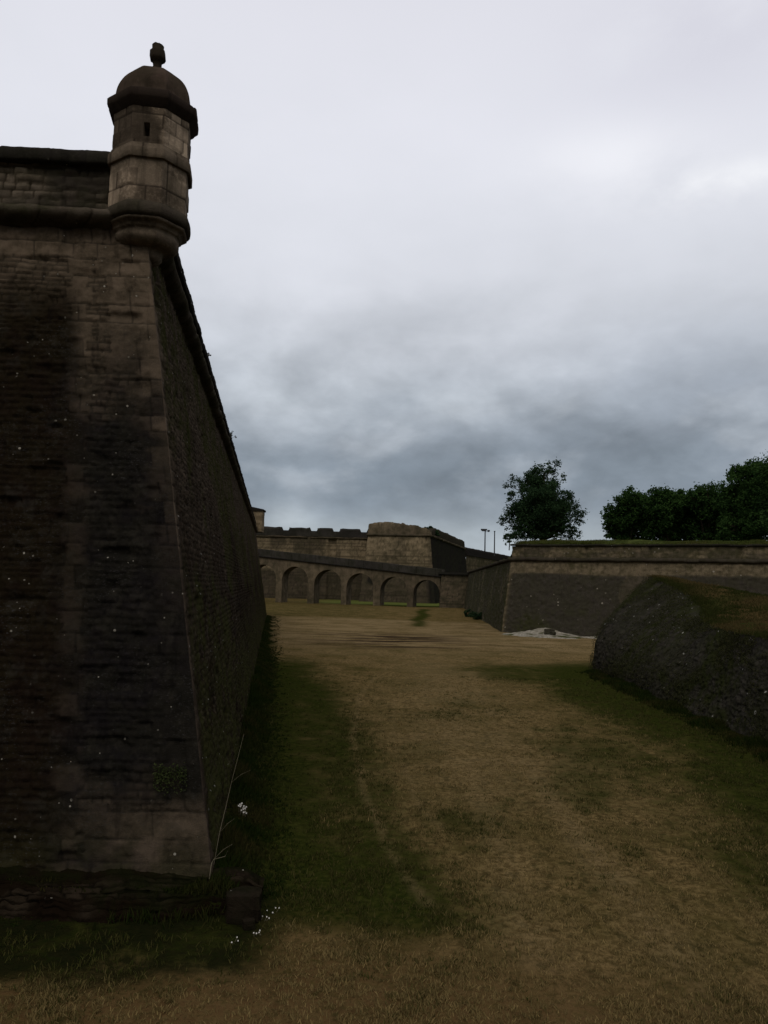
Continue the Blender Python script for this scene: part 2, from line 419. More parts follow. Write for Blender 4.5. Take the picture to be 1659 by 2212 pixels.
us = samples([(0, uc - 7.5, .5, .12), (uc - 7.5, uc, .038, .03), (uc, uc + 12, .03, .10), (uc + 12, uc + 104, .10, .9), (uc + 104, pathB.L, 1.0, 3)])
us = np.unique(np.concatenate([us, [uc, uc + 104]]))
zs = np.concatenate([np.arange(-.3, 12.05, .031)])
def stain_shadeB(u, z):
    left = u < uc
    n = fbm(u * .35, z * .35, s=5, o=4)
    a = .25 + .73 * sst(11.3, 9.6, z + (n - .5) * 2.2)                       # black crust plus painted-in darkening below the top courses
    a2 = .22 + .70 * sst(10.4, 6.6, z + (n - .5) * 2.5) * (.70 + .5 * np.maximum(sst(.4, .6, fbm(u * 1.1, z * 1.6, s=8, o=4)), .8 * sst(7.5, 5.5, z) * sst(1.2, 2.2, z)))
    wb = sst(-.25, .25, u - (uc - 2.35 + .068 * z)); a = a * (1 - wb) + a2.clip(0, .98) * wb
    strip = np.exp(-((u - (uc - 2.35 + .068 * z + .12 * (vn(z * 2.8, 0 * z, s=79) - .5) * 2)) / .13) ** 2)
    a = a * (1 - .0 * strip)
    foot = sst(1.6, .9, z) * sst(uc - 2.3, uc - .9, u)             # cleaner quoins near the foot
    a = a * (1 - .12 * foot * sst(.35, .6, fbm(u * 2.0, z * 2.6, s=78, o=3)))
    r = .50 * sst(1.0, 8.0, 11 - z + (n - .5) * 7) + .42           # the long face is paler, streaked
    ar = np.exp(-((u - uc) / .28) ** 2)
    r = r * (1 - .45 * ar)
    return np.where(left, a * .98, r)
def liftB(u, z):
    sc_ = uc - 2.35 + .068 * z
    strip = np.exp(-((u - sc_) / .22) ** 4) * (u < uc)
    foot = sst(1.55, 1.25, z) * sst(.1, .5, z) * sst(uc - 2.6, uc - 1.0, u) * (u < uc)
    quo = .55 * np.exp(-((u - uc) / .45) ** 4) * (u < uc) * sst(3, 8, z)
    return np.clip(.14 * strip + .30 * foot + .45 * quo, 0, .85)
def greenB(u, z):
    n = fbm(u * .3, z * .3, s=6, o=3)
    left = np.where(u < uc, .18, .0)
    r = sst(uc, uc + 1.0, u) * (sst(4.0, .2, z + (n - .5) * 3) * .95 + .85 * sst(.40, .56, n) * sst(2, 7, z + 4 * n))
    return np.where(u < uc, .6 * left + .3 * sst(1.2, .2, z), r)
def zoneB(u, z):
    alt = .25 * (np.floor(z / .33) % 2)
    m_ = ((z > 11.25) & (u < uc - .1)) | ((z > 8.9) & (u > uc - 1.0 - alt) & (u < uc)) | ((u > uc - .55 - alt) & (u < uc + .5 + alt)) | ((np.abs(u - (uc - 2.35 + .068 * z)) < .16 + alt * .5) & (u < uc)) \
        | ((z < 1.35) & (z > .25) & (u > uc - 2.0 - alt) & (u < uc))
    return m_, (.30, .42), (.42, .85)
def extraB(u, z):
    e = -.05 * np.clip(vn(u * 2.2, z * 3.5, s=31) - .68, 0, 1) * 6 * (np.abs(u - uc) > .25)   # missing stones
    e = e + .035 * (fbm(u * 9, z * 9, s=33, o=4, g=.7) - .5) * 2 + .05 * (fbm(u * 1.3, z * 1.3, s=34, o=3) - .5)
                            # foot sags outward
    # rounded, chipped arris
    e = e - .05 * np.exp(-((u - uc) / .05) ** 2) * vn(z * 3, z * 0, s=3)
    e = e * (1 - .7 * np.exp(-((u - uc) / .15) ** 2))
    return e
masonry('scarp_wall', M['near_stone'], pathB, us, zs, lambda z: -BAT * z, bast, course=(.09, .16), block=(.10, .32), warp=.035,
        relief=.028, joint=.028, rough=.024, seed=2, stain_shade=stain_shadeB, green=greenB, extra=extraB, zone=zoneB, jd=.035, edge=uc, soft=lambda u, z: np.where(u < uc, .20, .25),
        lift=liftB, streak=lambda u, z: sst(uc + .1, uc + .8, u) * .9,
        brown=lambda u, z: np.where(u > uc, 1., .9 * sst(.5, -.7, u - (uc - 2.35 + .068 * z) + .8 * (fbm(u * 2, z * 2, s=88) - .5))))
pp = Path([LEFT0 + [0, 0], C + [.75, .0]])
upl = np.unique(np.concatenate([samples([(0, pp.L - 9, .4, .15), (pp.L - 9, pp.L, .045, .04)]), [pp.L]]))
prof_o = np.array([-.30, -.1, .08, .22, .40, .62, .85, 1.05, 1.18, 1.25, 1.30, 1.36, 1.45, 1.6]); prof_z = np.array([.66, .62, .58, .54, .50, .46, .42, .37, .31, .24, .16, .08, .0, -.1])
po = np.interp(np.linspace(0, 13, 60), np.arange(14), prof_o); pz = np.interp(np.linspace(0, 13, 60), np.arange(14), prof_z)
u, j = np.meshgrid(upl, np.arange(60), indexing='ij')
brk = .22 + .55 * fbm(u * .55, u * 0, s=131, o=3) + .12 * (vn(np.floor(u / .55) * 3.7, u * 0, s=132) - .5)
endf = sst(pp.L + .02, pp.L - .35, u)
oo = po[j] * np.where(po[j] > 0, brk * (.55 + .45 * endf), 1); zz0 = pz[j] * np.where(pz[j] > 0, (.55 + .6 * fbm(u * .8, u * 0 + 4, s=133, o=3)) * (.6 + .4 * endf) * .75, 1)
oo = oo + .10 * (fbm(u * 3, po[j] * 3, s=134, o=4, g=.6) - .5) * (j > 3); zz0 = zz0 + (.16 * (fbm(u * 2.4, po[j] * 4, s=135, o=4, g=.65) - .5) + .05 * (fbm(u * 12, po[j] * 12, s=136, o=3) - .5)) * (j > 3)
wj = j / 59 * 2.3
ft, fj, fp = block_pattern(u + .10 * (fbm(u * 2, wj * 2, s=140, o=3) - .5), wj + .10 * (fbm(u * 2, wj * 2, s=141, o=3) - .5), (.20, .32), (.28, .7), 142, .045, pp.L, 3)
bm_ = (j > 5) & (j < 58)
oo = oo + bm_ * (.07 * (fp - .5) - .03 * (1 - fj)); zz0 = zz0 + bm_ * (.05 * (fp - .5) - .03 * (1 - fj))
xy, _ = pp.at(u, oo)
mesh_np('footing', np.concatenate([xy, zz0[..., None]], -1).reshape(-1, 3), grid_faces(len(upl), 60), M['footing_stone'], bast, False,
        {'tone': ft.ravel(), 'joint': fj.ravel(), 'stain_shade': (.35 + .9 * sst(.40, .62, fbm(u * .9, po[j] * 1.5, s=138, o=4))).ravel().clip(0, 1), 'green': (.05 + .5 * sst(.5, .62, fbm(u * .6, po[j], s=139, o=3))).ravel(), 'brown': np.full(u.size, .8)})
usm = np.unique(np.concatenate([samples([(0, uc - 7.5, .5, .12), (uc - 7.5, uc, .05, .05), (uc, uc + 12, .05, .12), (uc + 12, uc + 104, .12, 1.0), (uc + 104, pathB.L, 2, 3)]), [uc, uc + 104]]))
oc = -BAT * ZC
cord = [(oc - .02, 11.88)] + [(oc + .02 + .36 * math.sin(a), 12.08 - .175 * math.cos(a)) for a in np.linspace(.05, math.pi - .05, 11)] + [(oc - .16, 12.27)]
sweep('cordon', M['cordon_stone'], pathB, usm, cord, bast, rough=.03, seed=21, block=.7, stain_shade=.55, green=.45)
def stainP(u, z):
    n = fbm(u * .7, z * 1.2, s=15, o=4); return .75 * sst(.36, .6, n) + .15
masonry('parapet', M['cordon_stone'], pathB, usm, np.arange(12.22, 13.28, .045), lambda z: oc - .14 - .03 * (z - 12.4), bast, course=(.14, .22), block=(.2, .45),
        warp=.05, relief=.06, joint=.035, rough=.035, seed=4, stain_shade=stainP, green=lambda u, z: np.full_like(u, .25), jd=.04)
cop = [(oc - .18, 13.25), (oc - .03, 13.26), (oc + .0, 13.30), (oc + .01, 13.46), (oc - .06, 13.55), (oc - .6, 13.64), (oc - 1.6, 13.66)]
sweep('coping', M['coping_stone'], pathB, usm, cop, bast, rough=.022, seed=22, block=1.1, stain_shade=.5, green=.2)
ins = -BAT * ZC - 1.5
cap = [pathB.at(np.array([u]), np.array([ins]))[0][0] for u in (0, uc, uc + 104, pathB.L)]
poly_cap('terreplein', [(q[0], q[1], 13.62) for q in cap] + [(-60, cap[-1][1], 13.62), (-60, cap[0][1], 13.62)], M['turf'], bast)

# ------------------------------------------------------------------ corner turret
TC = np.array([-4.93, 15.42])
tur = empty('corner_turret', (TC[0], TC[1], ZC), 'weathered eight-sided stone sentry turret with domed roof corbelled out from the bastion corner', 'turret')
to_cam = math.atan2(-TC[1], -TC[0])
def octo(R, rot=math.radians(-8)):
    pts = []
    for k_ in range(8):
        a = to_cam + rot + math.radians(22.5) - math.radians(45) * k_
        pts.append(TC + R * np.array([math.cos(a), math.sin(a)]))
    # order so that the outward normal is on the right-hand side of travel
    p = Path(pts, closed=True)
    mid = (pts[0] + pts[1]) / 2 - TC
    if p.nrm[0] @ mid < 0: p = Path(pts[::-1], closed=True)
    return p
def oct_us(p, n=22):
    return np.unique(np.concatenate([np.linspace(p.cum[i], p.cum[i + 1], n) for i in range(8)]))
def stainT(u, z):
    n = fbm(u * 1.1, z * .8, s=35, o=4)
    return .85 * sst(.46, .64, n + .08 * (z > 13.2))
pb = octo(.80)
masonry('lower_wall', M['turret_stone'], pb, oct_us(pb), np.arange(12.2, 13.24, .03), lambda z: 0 * z, tur, course=(.26, .36), block=(.28, .6),
        warp=.006, relief=.018, joint=.014, rough=.006, seed=41, stain_shade=lambda u, z: .7 * stainT(u, z), green=lambda u, z: .2 + 0 * u, jd=.014)
band = [(.0, 13.15), (.05, 13.155), (.055, 13.16), (.055, 13.25), (.055, 13.34), (.05, 13.35), (.02, 13.40), (.0, 13.46)]
sweep('string_course', M['turret_stone'], pb, oct_us(pb), band, tur, rough=.006, seed=42, block=.6, smooth=False, stain_shade=.7, green=.2)
# find the face that looks at the camera for the slit
pm = [((pb.p[i] + pb.p[i + 1]) / 2 - TC) @ np.array([math.cos(to_cam), math.sin(to_cam)]) for i in range(8)]
fi = int(np.argmax(pm)); ufa, ufb = pb.cum[fi], pb.cum[fi + 1]
us_slit = ufa + (ufb - ufa) * .46
def slit(u, z):
    return np.where((np.abs(u - us_slit) < .052) & (z > 13.60) & (z < 13.86), -.22, 0.)
uu = np.unique(np.concatenate([oct_us(pb, 24), [us_slit - .060, us_slit - .051, us_slit + .051, us_slit + .060]]))
zz = np.unique(np.concatenate([np.arange(13.44, 14.46, .03), [13.592, 13.602, 13.858, 13.868]]))
masonry('upper_wall', M['turret_stone'], pb, uu, zz, lambda z: -.01 + 0 * z, tur, course=(.26, .34), block=(.25, .5),
        warp=.006, relief=.02, joint=.014, rough=.006, seed=43, stain_shade=stainT, green=lambda u, z: .1 + 0 * u, extra=slit, jd=.014)
eave = [(-.02, 14.20), (.03, 14.24), (.06, 14.29), (.11, 14.34), (.125, 14.37), (.13, 14.49), (.10, 14.53), (-.1, 14.57)]
sweep('cornice', M['roof_stone'], pb, oct_us(pb), eave, tur, rough=.007, seed=44, block=.5, smooth=False, stain_shade=.8, green=.1)
def ring_sweep(name, mat, prof, nseg, octw, parent, seed=5, rough=.008, sc=4, stain_shade=.4, rot=math.radians(-8)):
    """prof list (radius, z); octw: how eight-sided (1) or round (0) each ring is"""
    prof = np.array(prof); j = np.arange(len(prof))
    ow = np.interp(j, [0, len(prof) - 1], octw)
    a = np.linspace(0, 2 * math.pi, nseg + 1)
    A, J = np.meshgrid(a, j, indexing='ij')
    s_ = np.mod(A, math.pi / 4) - math.pi / 8
    fac = 1 + ow[J] * (math.cos(math.pi / 8) / np.cos(s_) - 1)
    R = prof[J, 0] * fac
    ang = A + to_cam + rot + math.pi / 8
    X = TC[0] + R * np.cos(ang); Y = TC[1] + R * np.sin(ang); Z = prof[J, 1]
    n = (fbm(X * sc, Y * sc, Z * sc, s=seed, o=4, g=.6) - .5) * 2 * rough
    n[-1] = n[0]
    X = X + n * np.cos(ang); Y = Y + n * np.sin(ang); Z = Z + n * .5
    P = np.stack([X, Y, Z], -1).reshape(-1, 3)
    tone = vn(np.floor(A / (math.pi / 4) + .01) * 3.3, np.floor(Z / .3) * 2.7, s=seed)
    return mesh_np(name, P, grid_faces(nseg + 1, len(prof)), mat, parent, True,
                   {'tone': tone.ravel(), 'joint': np.ones(P.shape[0]), 'stain_shade': np.full(P.shape[0], stain_shade), 'green': np.full(P.shape[0], .3)})
dome = [(.79, 14.50)] + [(.79 * math.cos(t) ** .80, 14.54 + .82 * math.sin(t)) for t in np.linspace(0, math.radians(86), 16)]
ring_sweep('dome', M['roof_stone'], dome, 96, (1, .8), tur, seed=51, rough=.006)
fin = [(.11, 15.26), (.095, 15.36), (.09, 15.56), (.10, 15.63), (.155, 15.66), (.17, 15.71), (.165, 15.84), (.15, 15.87), (.12, 15.88), (.115, 15.97), (.09, 16.0), (.0, 16.0)]
ring_sweep('finial', M['roof_stone'], fin, 24, (1, 1), tur, seed=52, rough=.035, sc=9, stain_shade=.8)
base = [(.80, 12.34), (.86, 12.30), (.915, 12.24), (.935, 12.14), (.92, 12.02), (.88, 11.94), (.82, 11.90), (.80, 11.86), (.80, 11.78), (.76, 11.74), (.73, 11.66)]
base = [(.80, 12.30), (.86, 12.24), (.905, 12.19), (.925, 12.12), (.915, 12.04), (.88, 11.99), (.80, 11.97)]
base = [(a_ * .955, b_ + .02) for a_, b_ in base]
ring_sweep('base_moulding', M['cordon_stone'], base, 96, (.8, .6), tur, seed=53, rough=.014, stain_shade=.7)
corb = [(.80, 11.985), (.84, 11.965), (.85, 11.92), (.80, 11.89), (.74, 11.87), (.73, 11.80), (.69, 11.77), (.66, 11.75), (.68, 11.68), (.68, 11.60), (.64, 11.52), (.56, 11.45), (.46, 11.41), (.36, 11.39), (.33, 11.34), (.33, 11.24), (.26, 11.14), (.14, 11.08), (.05, 11.06)]
corb = [(a_ * .945, 11.985 - (11.985 - b_) * .80 + .02) for a_, b_ in corb]
ring_sweep('corbel', M['turret_stone'], corb, 96, (.7, .3), tur, seed=54, rough=.016, stain_shade=.62)

# small sentry box at the far shoulder of the near bastion
e = far + np.array([0, 2.2])
hut = empty('sentry_box', (e[0] - 2.0, e[1] - 2.0, ZC), 'small pale stone sentry box at the far end of the bastion wall', 'sentry box')
hx, hy = V(561, 1120, 115)[0], 115.0
pth = Path([(hx - 1.2, hy - 1.2), (hx + .55, hy - 1.2), (hx + .55, hy + 1), (hx - 1.2, hy + 1)], closed=True)
masonry('wall', M['far_stone'], pth, np.arange(0, pth.L + .01, .15).clip(0, pth.L), np.arange(12.1, 15.2, .15), 0, hut, course=(.3, .45), block=(.5, .9), warp=.01, relief=.03, joint=.04, rough=.02, seed=61, stain_shade=lambda u, z: .2 + 0 * u)
bm = bmesh.new()
q = [(hx - 1.4, hy - 1.4, 15.1), (hx + .7, hy - 1.4, 15.1), (hx + .7, hy + 1.2, 15.1), (hx - 1.4, hy + 1.2, 15.1)]
t_ = [(hx - 1.4, hy - 1.4, 15.75), (hx + .7, hy - 1.4, 15.35), (hx + .7, hy + 1.2, 15.35), (hx - 1.4, hy + 1.2, 15.75)]
vs = [bm.verts.new(p_) for p_ in q + t_]
for f in ((3, 2, 1, 0), (4, 5, 6, 7), (0, 1, 5, 4), (1, 2, 6, 5), (2, 3, 7, 6), (3, 0, 4, 7)): bm.faces.new([vs[i] for i in f])
bm_obj('roof', bm, M['coping_stone'], hut)

# ================================================================== RIGHT RAVELIN (middle distance)
A0 = G(1083, 1366)[:2]
Rfar = np.array([19.0, 186.0])
R1 = A0 + np.array([.895, -.445]) * 62
pathR = Path([Rfar, A0, R1])
ucr = pathR.cum[1]
rav = empty('ravelin', (A0[0], A0[1], 0), 'low grass-topped stone ravelin standing across the ditch on the right, pale parapet over dark wall', 'fort wall')
RZ = 8.05; RB = .13
usr = np.unique(np.concatenate([samples([(0, ucr - 30, 1.2, .5), (ucr - 30, ucr, .4, .14), (ucr, pathR.L, .12, .16)]), [ucr]]))
def stainR(u, z):
    n = fbm(u * .25, z * .4, s=66, o=4)
    a = .98 * sst(6.9, 6.5, z + (n - .5) * .7) - .25 * (np.abs(u - ucr - 14 - np.sin(z) * .5) < 1.2)
    ar = np.exp(-((u - ucr) / .28) ** 2)
    return np.clip(np.where(u > ucr, a, .8 - .35 * sst(.5, .7, n)) * (1 - .9 * ar), 0, 1)
def greenR(u, z):
    n = fbm(u * .15, z * .2, s=67, o=4)
    return np.where(u > ucr, .25 + .5 * sst(.5, .65, n), .75)
masonry('scarp_wall', M['ravelin_stone'], pathR, usr, np.arange(-.3, 8.1, .11), lambda z: -RB * z, rav, course=(.3, .5), block=(.4, .9), warp=.14, wscale=1.2,
        relief=.05, joint=.08, rough=.11, seed=71, stain_shade=stainR, green=greenR, jd=.06, soft=lambda u, z: np.where(u > ucr + .6, .88, .75))
ro = -RB * RZ
sweep('cordon', M['cordon_stone'], pathR, usr, [(ro, 7.98), (ro + .22, 8.02), (ro + .32, 8.15), (ro + .30, 8.32), (ro + .1, 8.42), (ro - .2, 8.45)], rav, rough=.07, seed=72, block=1.6, stain_shade=.75, green=.3, scl=1.2)
def extraR(u, z):
    e_ = 0
    for c_ in (7.5, 14.2, 23, 33.5, 41, 49): e_ = e_ - .22 * np.exp(-((u - ucr - c_ - .1 * z) / .16) ** 2)
    return e_ + .10 * (np.abs(u - ucr - 34.0) < .25) + .08 * (np.abs(u - ucr - 14.7) < .45)
usr2 = usr[usr >= ucr - .001]
masonry('parapet', M['ravelin_stone'], pathR, usr2, np.arange(8.42, 9.75, .09), lambda z: ro - .12 + 0 * z, rav, course=(.35, .5), block=(.6, 1.3), warp=.14, relief=.025, joint=.06,
        rough=.08, seed=73, stain_shade=lambda u, z: .55 * sst(.42, .58, fbm(u * .35, z * .8, s=68, o=4)), green=lambda u, z: .5 + 0 * u, extra=extraR, jd=.02, soft=lambda u, z: .6 + 0 * u)
sweep('coping', M['coping_stone'], pathR, usr2, [(ro - .12, 9.68), (ro + .06, 9.70), (ro + .10, 9.86), (ro - .10, 9.92), (ro - .5, 9.95)], rav, rough=.06, seed=74, block=1.7, stain_shade=.6, green=.5, scl=1.0)
# grass crown of the ravelin: bank rising behind the coping, then a plateau
offs = np.array([-.3, -.9, -1.6, -2.6, -4, -7, -12, -20, -32]) + ro
hts = np.array([9.90, 10.12, 10.28, 10.42, 10.50, 10.55, 10.6, 10.6, 10.6])
usg = np.unique(np.concatenate([np.arange(ucr, pathR.L, .35), [ucr, pathR.L]]))
u, j = np.meshgrid(usg, np.arange(len(offs)), indexing='ij')
xy, _ = pathR.at(u, offs[j])
side = 1 - .55 * np.exp(-(u - ucr) / 1.2)                     # plateau falls away towards the corner
zt = 9.9 + (hts[j] - 9.9) * (side) + (fbm(u * .12, j * 1.0, s=81, o=3) - .5) * .5 * (j > 0) + (fbm(u * 1.3, j * 1.3, s=82, o=3) - .5) * .14
cap_xy, cap_z, cap_u = xy, zt, u
mesh_np('grass_cap', np.concatenate([xy, zt[..., None]], -1).reshape(-1, 3), grid_faces(len(usg), len(offs))[:, ::-1], M['green_turf'], rav, True)
# the long left side of the cap: the parapet slumps away at the corner and the rest is low
usl = np.unique(np.concatenate([np.arange(0, ucr - 14, 2.0), np.arange(ucr - 14, ucr, .25), [ucr]]))
offl = np.array([.1, -.12, -.4, -.8, -1.3, -2.2, -4, -7, -12, -20, -32]) + ro
htl = np.array([8.40, 9.0, 9.55, 9.95, 10.12, 10.2, 10.22, 10.25, 10.27, 10.27, 10.27])
u, j = np.meshgrid(usl, np.arange(len(offl)), indexing='ij')
xy, _ = pathR.at(u, offl[j]); fac = np.exp(-((ucr - u) / 1.6) ** 1.3)
zt = 8.46 + (htl[j] - 8.46) * (.04 + .96 * fac) + (fbm(u * .9, j * .9, s=83, o=3) - .5) * .35 * (j > 0)
mesh_np('grass_cap', np.concatenate([xy, zt[..., None]], -1).reshape(-1, 3), grid_faces(len(usl), len(offl))[:, ::-1], M['green_turf'], rav, True)

# ================================================================== FAR CURTAIN, BLOCK BASTION, FLANKS
cu = empty('curtain_wall', V(675, 1300, 240).tolist()[:2] + [0], 'long far curtain wall with notched parapet behind the bridge ramp', 'fort wall')
YC = 240.0
cl, cr_ = V(480, 1200, YC)[0], V(800, 1200, YC)[0]
pc = Path([(cl, YC), (cr_, YC)])
ztop = V(670, 1139, YC)[2]
def Zd(y, x=670, Y=YC): return V(x, y, Y)[2]
usc = np.arange(0, pc.L + .01, .35); usc[-1] = pc.L
bays = [V(x, 1200, YC)[0] - cl for x in (665, 710, 771)]
def extraC(u, z):
    e_ = 0
    e_ = e_ + .5 * (np.abs(u - bays[0]) < .35) - .9 * ((u > bays[1] - .3) & (u < bays[1] + 2.0) & (z < Zd(1163))) + .0
    return e_
zl = Zd(1158.5)
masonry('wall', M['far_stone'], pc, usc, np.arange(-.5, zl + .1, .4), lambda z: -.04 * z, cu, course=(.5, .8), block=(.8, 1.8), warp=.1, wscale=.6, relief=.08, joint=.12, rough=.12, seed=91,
        stain_shade=lambda u, z: np.maximum(.6 * sst(.5, .66, fbm(u * .12, z * .05, s=92, o=4)), .72 * sst(10.5, 7.5, z + 3 * (fbm(u * .15, z * .1, s=90, o=3) - .5))), green=lambda u, z: .25 + 0 * u, extra=extraC)  # lower wall darkened to paint in the shade seen through the arches
# notched parapet: merlons with sloping tops
nx = [V(x, 1140, YC)[0] - cl for x in (616, 677, 726, 786)]
yfront = YC + .04 * zl - .5
bm = bmesh.new()
edges = [0] + sum([[n_ - .75, n_ + .75] for n_ in nx], []) + [pc.L]
for a, b_ in zip(edges[::2], edges[1::2]):
    if b_ - a < .5: continue
    n = max(2, int((b_ - a) / 1.2)); prev = None
    for i in range(n + 1):
        x = cl + a + (b_ - a) * i / n
        fl = 0 if 0 < i < n else 1
        h = ztop - .25 * random.random()
        xx = x + (-.9 if (i == n and b_ < pc.L - .1) else (.9 if (i == 0 and a > .1) else 0)) * -0.0
        s_ = (.8 if i == 0 and a > .1 else (-.8 if i == n and b_ < pc.L - .1 else 0))
        ring = [(xx - s_, yfront, zl + .0), (xx + s_ * .6, yfront - .15, h - .5), (xx + s_ * .6, yfront + .2, h), (xx + s_ * .6, yfront + 2.2, h + .1), (xx - s_, yfront + 2.4, zl)]
        ring = [bm.verts.new(p_) for p_ in ring]
        if prev:
            for k_ in range(5): bm.faces.new((prev[k_], prev[(k_ + 1) % 5], ring[(k_ + 1) % 5], ring[k_]))
        else: bm.faces.new(ring)
        prev = ring
    bm.faces.new(prev[::-1])
    # low sill under the notch
for n_ in nx: add_box(bm, cl + n_ - 1.3, cl + n_ + 1.3, yfront + .05, yfront + 2.1, zl, zl + 1.7)
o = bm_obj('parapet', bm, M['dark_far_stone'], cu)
_later = o
sweep('cordon', M['bridge_stone'], pc, usc, [(-.04 * zl, zl - .6), (-.04 * zl + .4, zl - .5), (-.04 * zl + .5, zl - .1), (-.04 * zl + .3, zl + .05), (-.04 * zl - .6, zl + .06)], cu, rough=.12, seed=93, block=2.5, stain_shade=.5, scl=.6)
poly_cap('terreplein', [(cl, yfront + 2, zl + .1), (cr_ + 1, yfront + 2, zl + .1), (cr_ + 1, yfront + 40, zl + .1), (cl - 60, yfront + 40, zl + .1)], M['turf'], cu)

# block bastion
YB = 226.0
bl = empty('gate_bastion', V(870, 1300, YB).tolist()[:2] + [0], 'broad pale stone bastion block with rounded worn top beyond the bridge', 'fort wall')
xb0, xb1 = V(782, 1215, YB)[0] - .6, V(940, 1215, YB)[0]
FR = V(1016, 1200, 300)
pbk = Path([(xb0, YB + 30), (xb0, YB), (xb1, YB - 3), (FR[0], 300.)])
z1b = V(860, 1157, YB)[2]
usb = np.unique(np.concatenate([samples([(0, 30, 2, .5), (30, pbk.cum[2], .4, .4), (pbk.cum[2], pbk.L, .5, 1.2)]), pbk.cum[1:3]]))
def stain_shadeK(u, z):
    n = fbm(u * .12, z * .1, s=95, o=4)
    low_shade = .72 * sst(9.5, 6.5, z + 3 * (fbm(u * .15, z * .1, s=89, o=3) - .5))  # shade behind the arches painted into the lower wall
    return np.where(u > pbk.cum[2], 1.0, low_shade + .40 * sst(.56, .66, n) + .5 * np.exp(-((u - pbk.cum[2]) / 1.6) ** 2))
def extraK(u, z):
    a, b_ = pbk.cum[1], pbk.cum[2]
    return .25 * (np.abs((u - a) / (b_ - a) - .40) < .10) * (np.abs(z - V(860, 1196, YB)[2]) < 1.4) - .25 * (np.abs((u - a) / (b_ - a) - .93) < .02)
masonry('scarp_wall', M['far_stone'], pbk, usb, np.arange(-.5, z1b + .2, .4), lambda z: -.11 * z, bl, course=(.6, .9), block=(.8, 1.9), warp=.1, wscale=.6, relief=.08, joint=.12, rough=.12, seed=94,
        stain_shade=stain_shadeK, green=lambda u, z: .25 + 0 * u, extra=extraK)
ob = -.11 * z1b
sweep('cordon', M['bridge_stone'], pbk, usb, [(ob, z1b - .2), (ob + .45, z1b - .05), (ob + .5, z1b + .4), (ob, z1b + .6)], bl, rough=.14, seed=96, block=2.5, stain_shade=.6, scl=.6)
# parapet with a worn, uneven top that drops to the right
pu = np.unique(np.concatenate([np.arange(28, pbk.L, .45), pbk.cum[1:3]]))
def topz(u):
    a, b_ = pbk.cum[1], pbk.cum[2]
    t = (u - a) / (b_ - a)
    yd = np.interp(t, [-.5, 0, .06, .2, .4, .6, .8, .93, 1.05], [1131, 1131, 1130, 1127.5, 1128, 1131, 1136, 1140, 1147])
    Yq = YB + 1.5
    z = CAM[2] + (1262.5 - yd) / FP * Yq * 1.0
    w = sst(b_, b_ + 10, u)
    z2 = z1b + 3.1
    return z * (1 - w) + z2 * w + (fbm(u * .9, u * 0, s=97, o=4) - .5) * .9
nvv = 9
u, j = np.meshgrid(pu, np.arange(nvv), indexing='ij')
tz = topz(u); fj = np.array([0, .25, .5, .75, .93, 1.0, 1.02, .98, .9])[j]; oj = np.array([.0, .02, .0, -.05, -.15, -.6, -1.5, -3, -4])[j]
zz_ = z1b + .5 + (tz - z1b - .5) * fj
xy, _ = pbk.at(u, ob - .05 + oj + (fbm(u * .7, zz_ * .7, s=98, o=4) - .5) * .4)
mesh_np('parapet', np.concatenate([xy, zz_[..., None]], -1).reshape(-1, 3), grid_faces(len(pu), nvv), M['bridge_stone'], bl, False,
        {'tone': vn(u * .5, zz_ * .8, s=3).ravel(), 'joint': np.ones(u.size), 'stain_shade': np.where(u > pbk.cum[2] + 2, .9, .45 * vn(u * .4, zz_ * .3, s=8) + .1).ravel(), 'green': np.full(u.size, .3)})
tp = [pbk.at(np.array([q_]), np.array([ob - 3.8]))[0][0] for q_ in (28, pbk.cum[1], pbk.cum[2], pbk.L)]
poly_cap('terreplein', [(q_[0], q_[1], z1b + 3.0) for q_ in tp] + [(tp[-1][0], tp[-1][1] + 60, z1b + 3), (tp[0][0], tp[0][1] + 60, z1b + 3)], M['turf'], bl)

# pale flank wall running on behind the ravelin
fl_ = empty('flank_wall', (FR[0], 300, 0), 'distant sloping-topped wall running behind the ravelin corner under the lamp posts', 'fort wall')
pf = Path([(FR[0] - 1.5, 302.), (V(1110, 1200, 385)[0], 385.)])
usf = np.linspace(0, pf.L, 110)
zf = V(1021, 1200, 302)[2]
masonry('wall', M['far_stone'], pf, usf, np.arange(-.5, zf + .1, .6), 0, fl_, course=(.8, 1.1), block=(1.2, 2.4), warp=.1, relief=.08, joint=.15, rough=.1, seed=99, stain_shade=lambda u, z: .5 + 0 * u, green=lambda u, z: .5 + 0 * u)
zt_l, zt_r = V(1019, 1183, 302)[2], V(1095, 1201, 375)[2]
bm = bmesh.new(); prev = None
for i, uu_ in enumerate(np.linspace(0, pf.L, 50)):
    t = uu_ / pf.L; q_ = pf.at(np.array([uu_]), np.array([.3]))[0][0]; q2 = pf.at(np.array([uu_]), np.array([-4.]))[0][0]
    h = zt_l * (1 - t) + zt_r * t + .2 * random.random()
    ring = [bm.verts.new(p_) for p_ in ((q_[0], q_[1], zf), (q_[0], q_[1], h - .6), (q_[0] * .9 + q2[0] * .1, q_[1] * .9 + q2[1] * .1, h), (q2[0], q2[1], h), (q2[0], q2[1], zf))]
    if prev:
        for k_ in range(5): bm.faces.new((prev[k_], prev[(k_ + 1) % 5], ring[(k_ + 1) % 5], ring[k_]))
    else: bm.faces.new(ring)
    prev = ring
bm.faces.new(prev[::-1])
bm_obj('parapet', bm, M['dark_far_stone'], fl_)

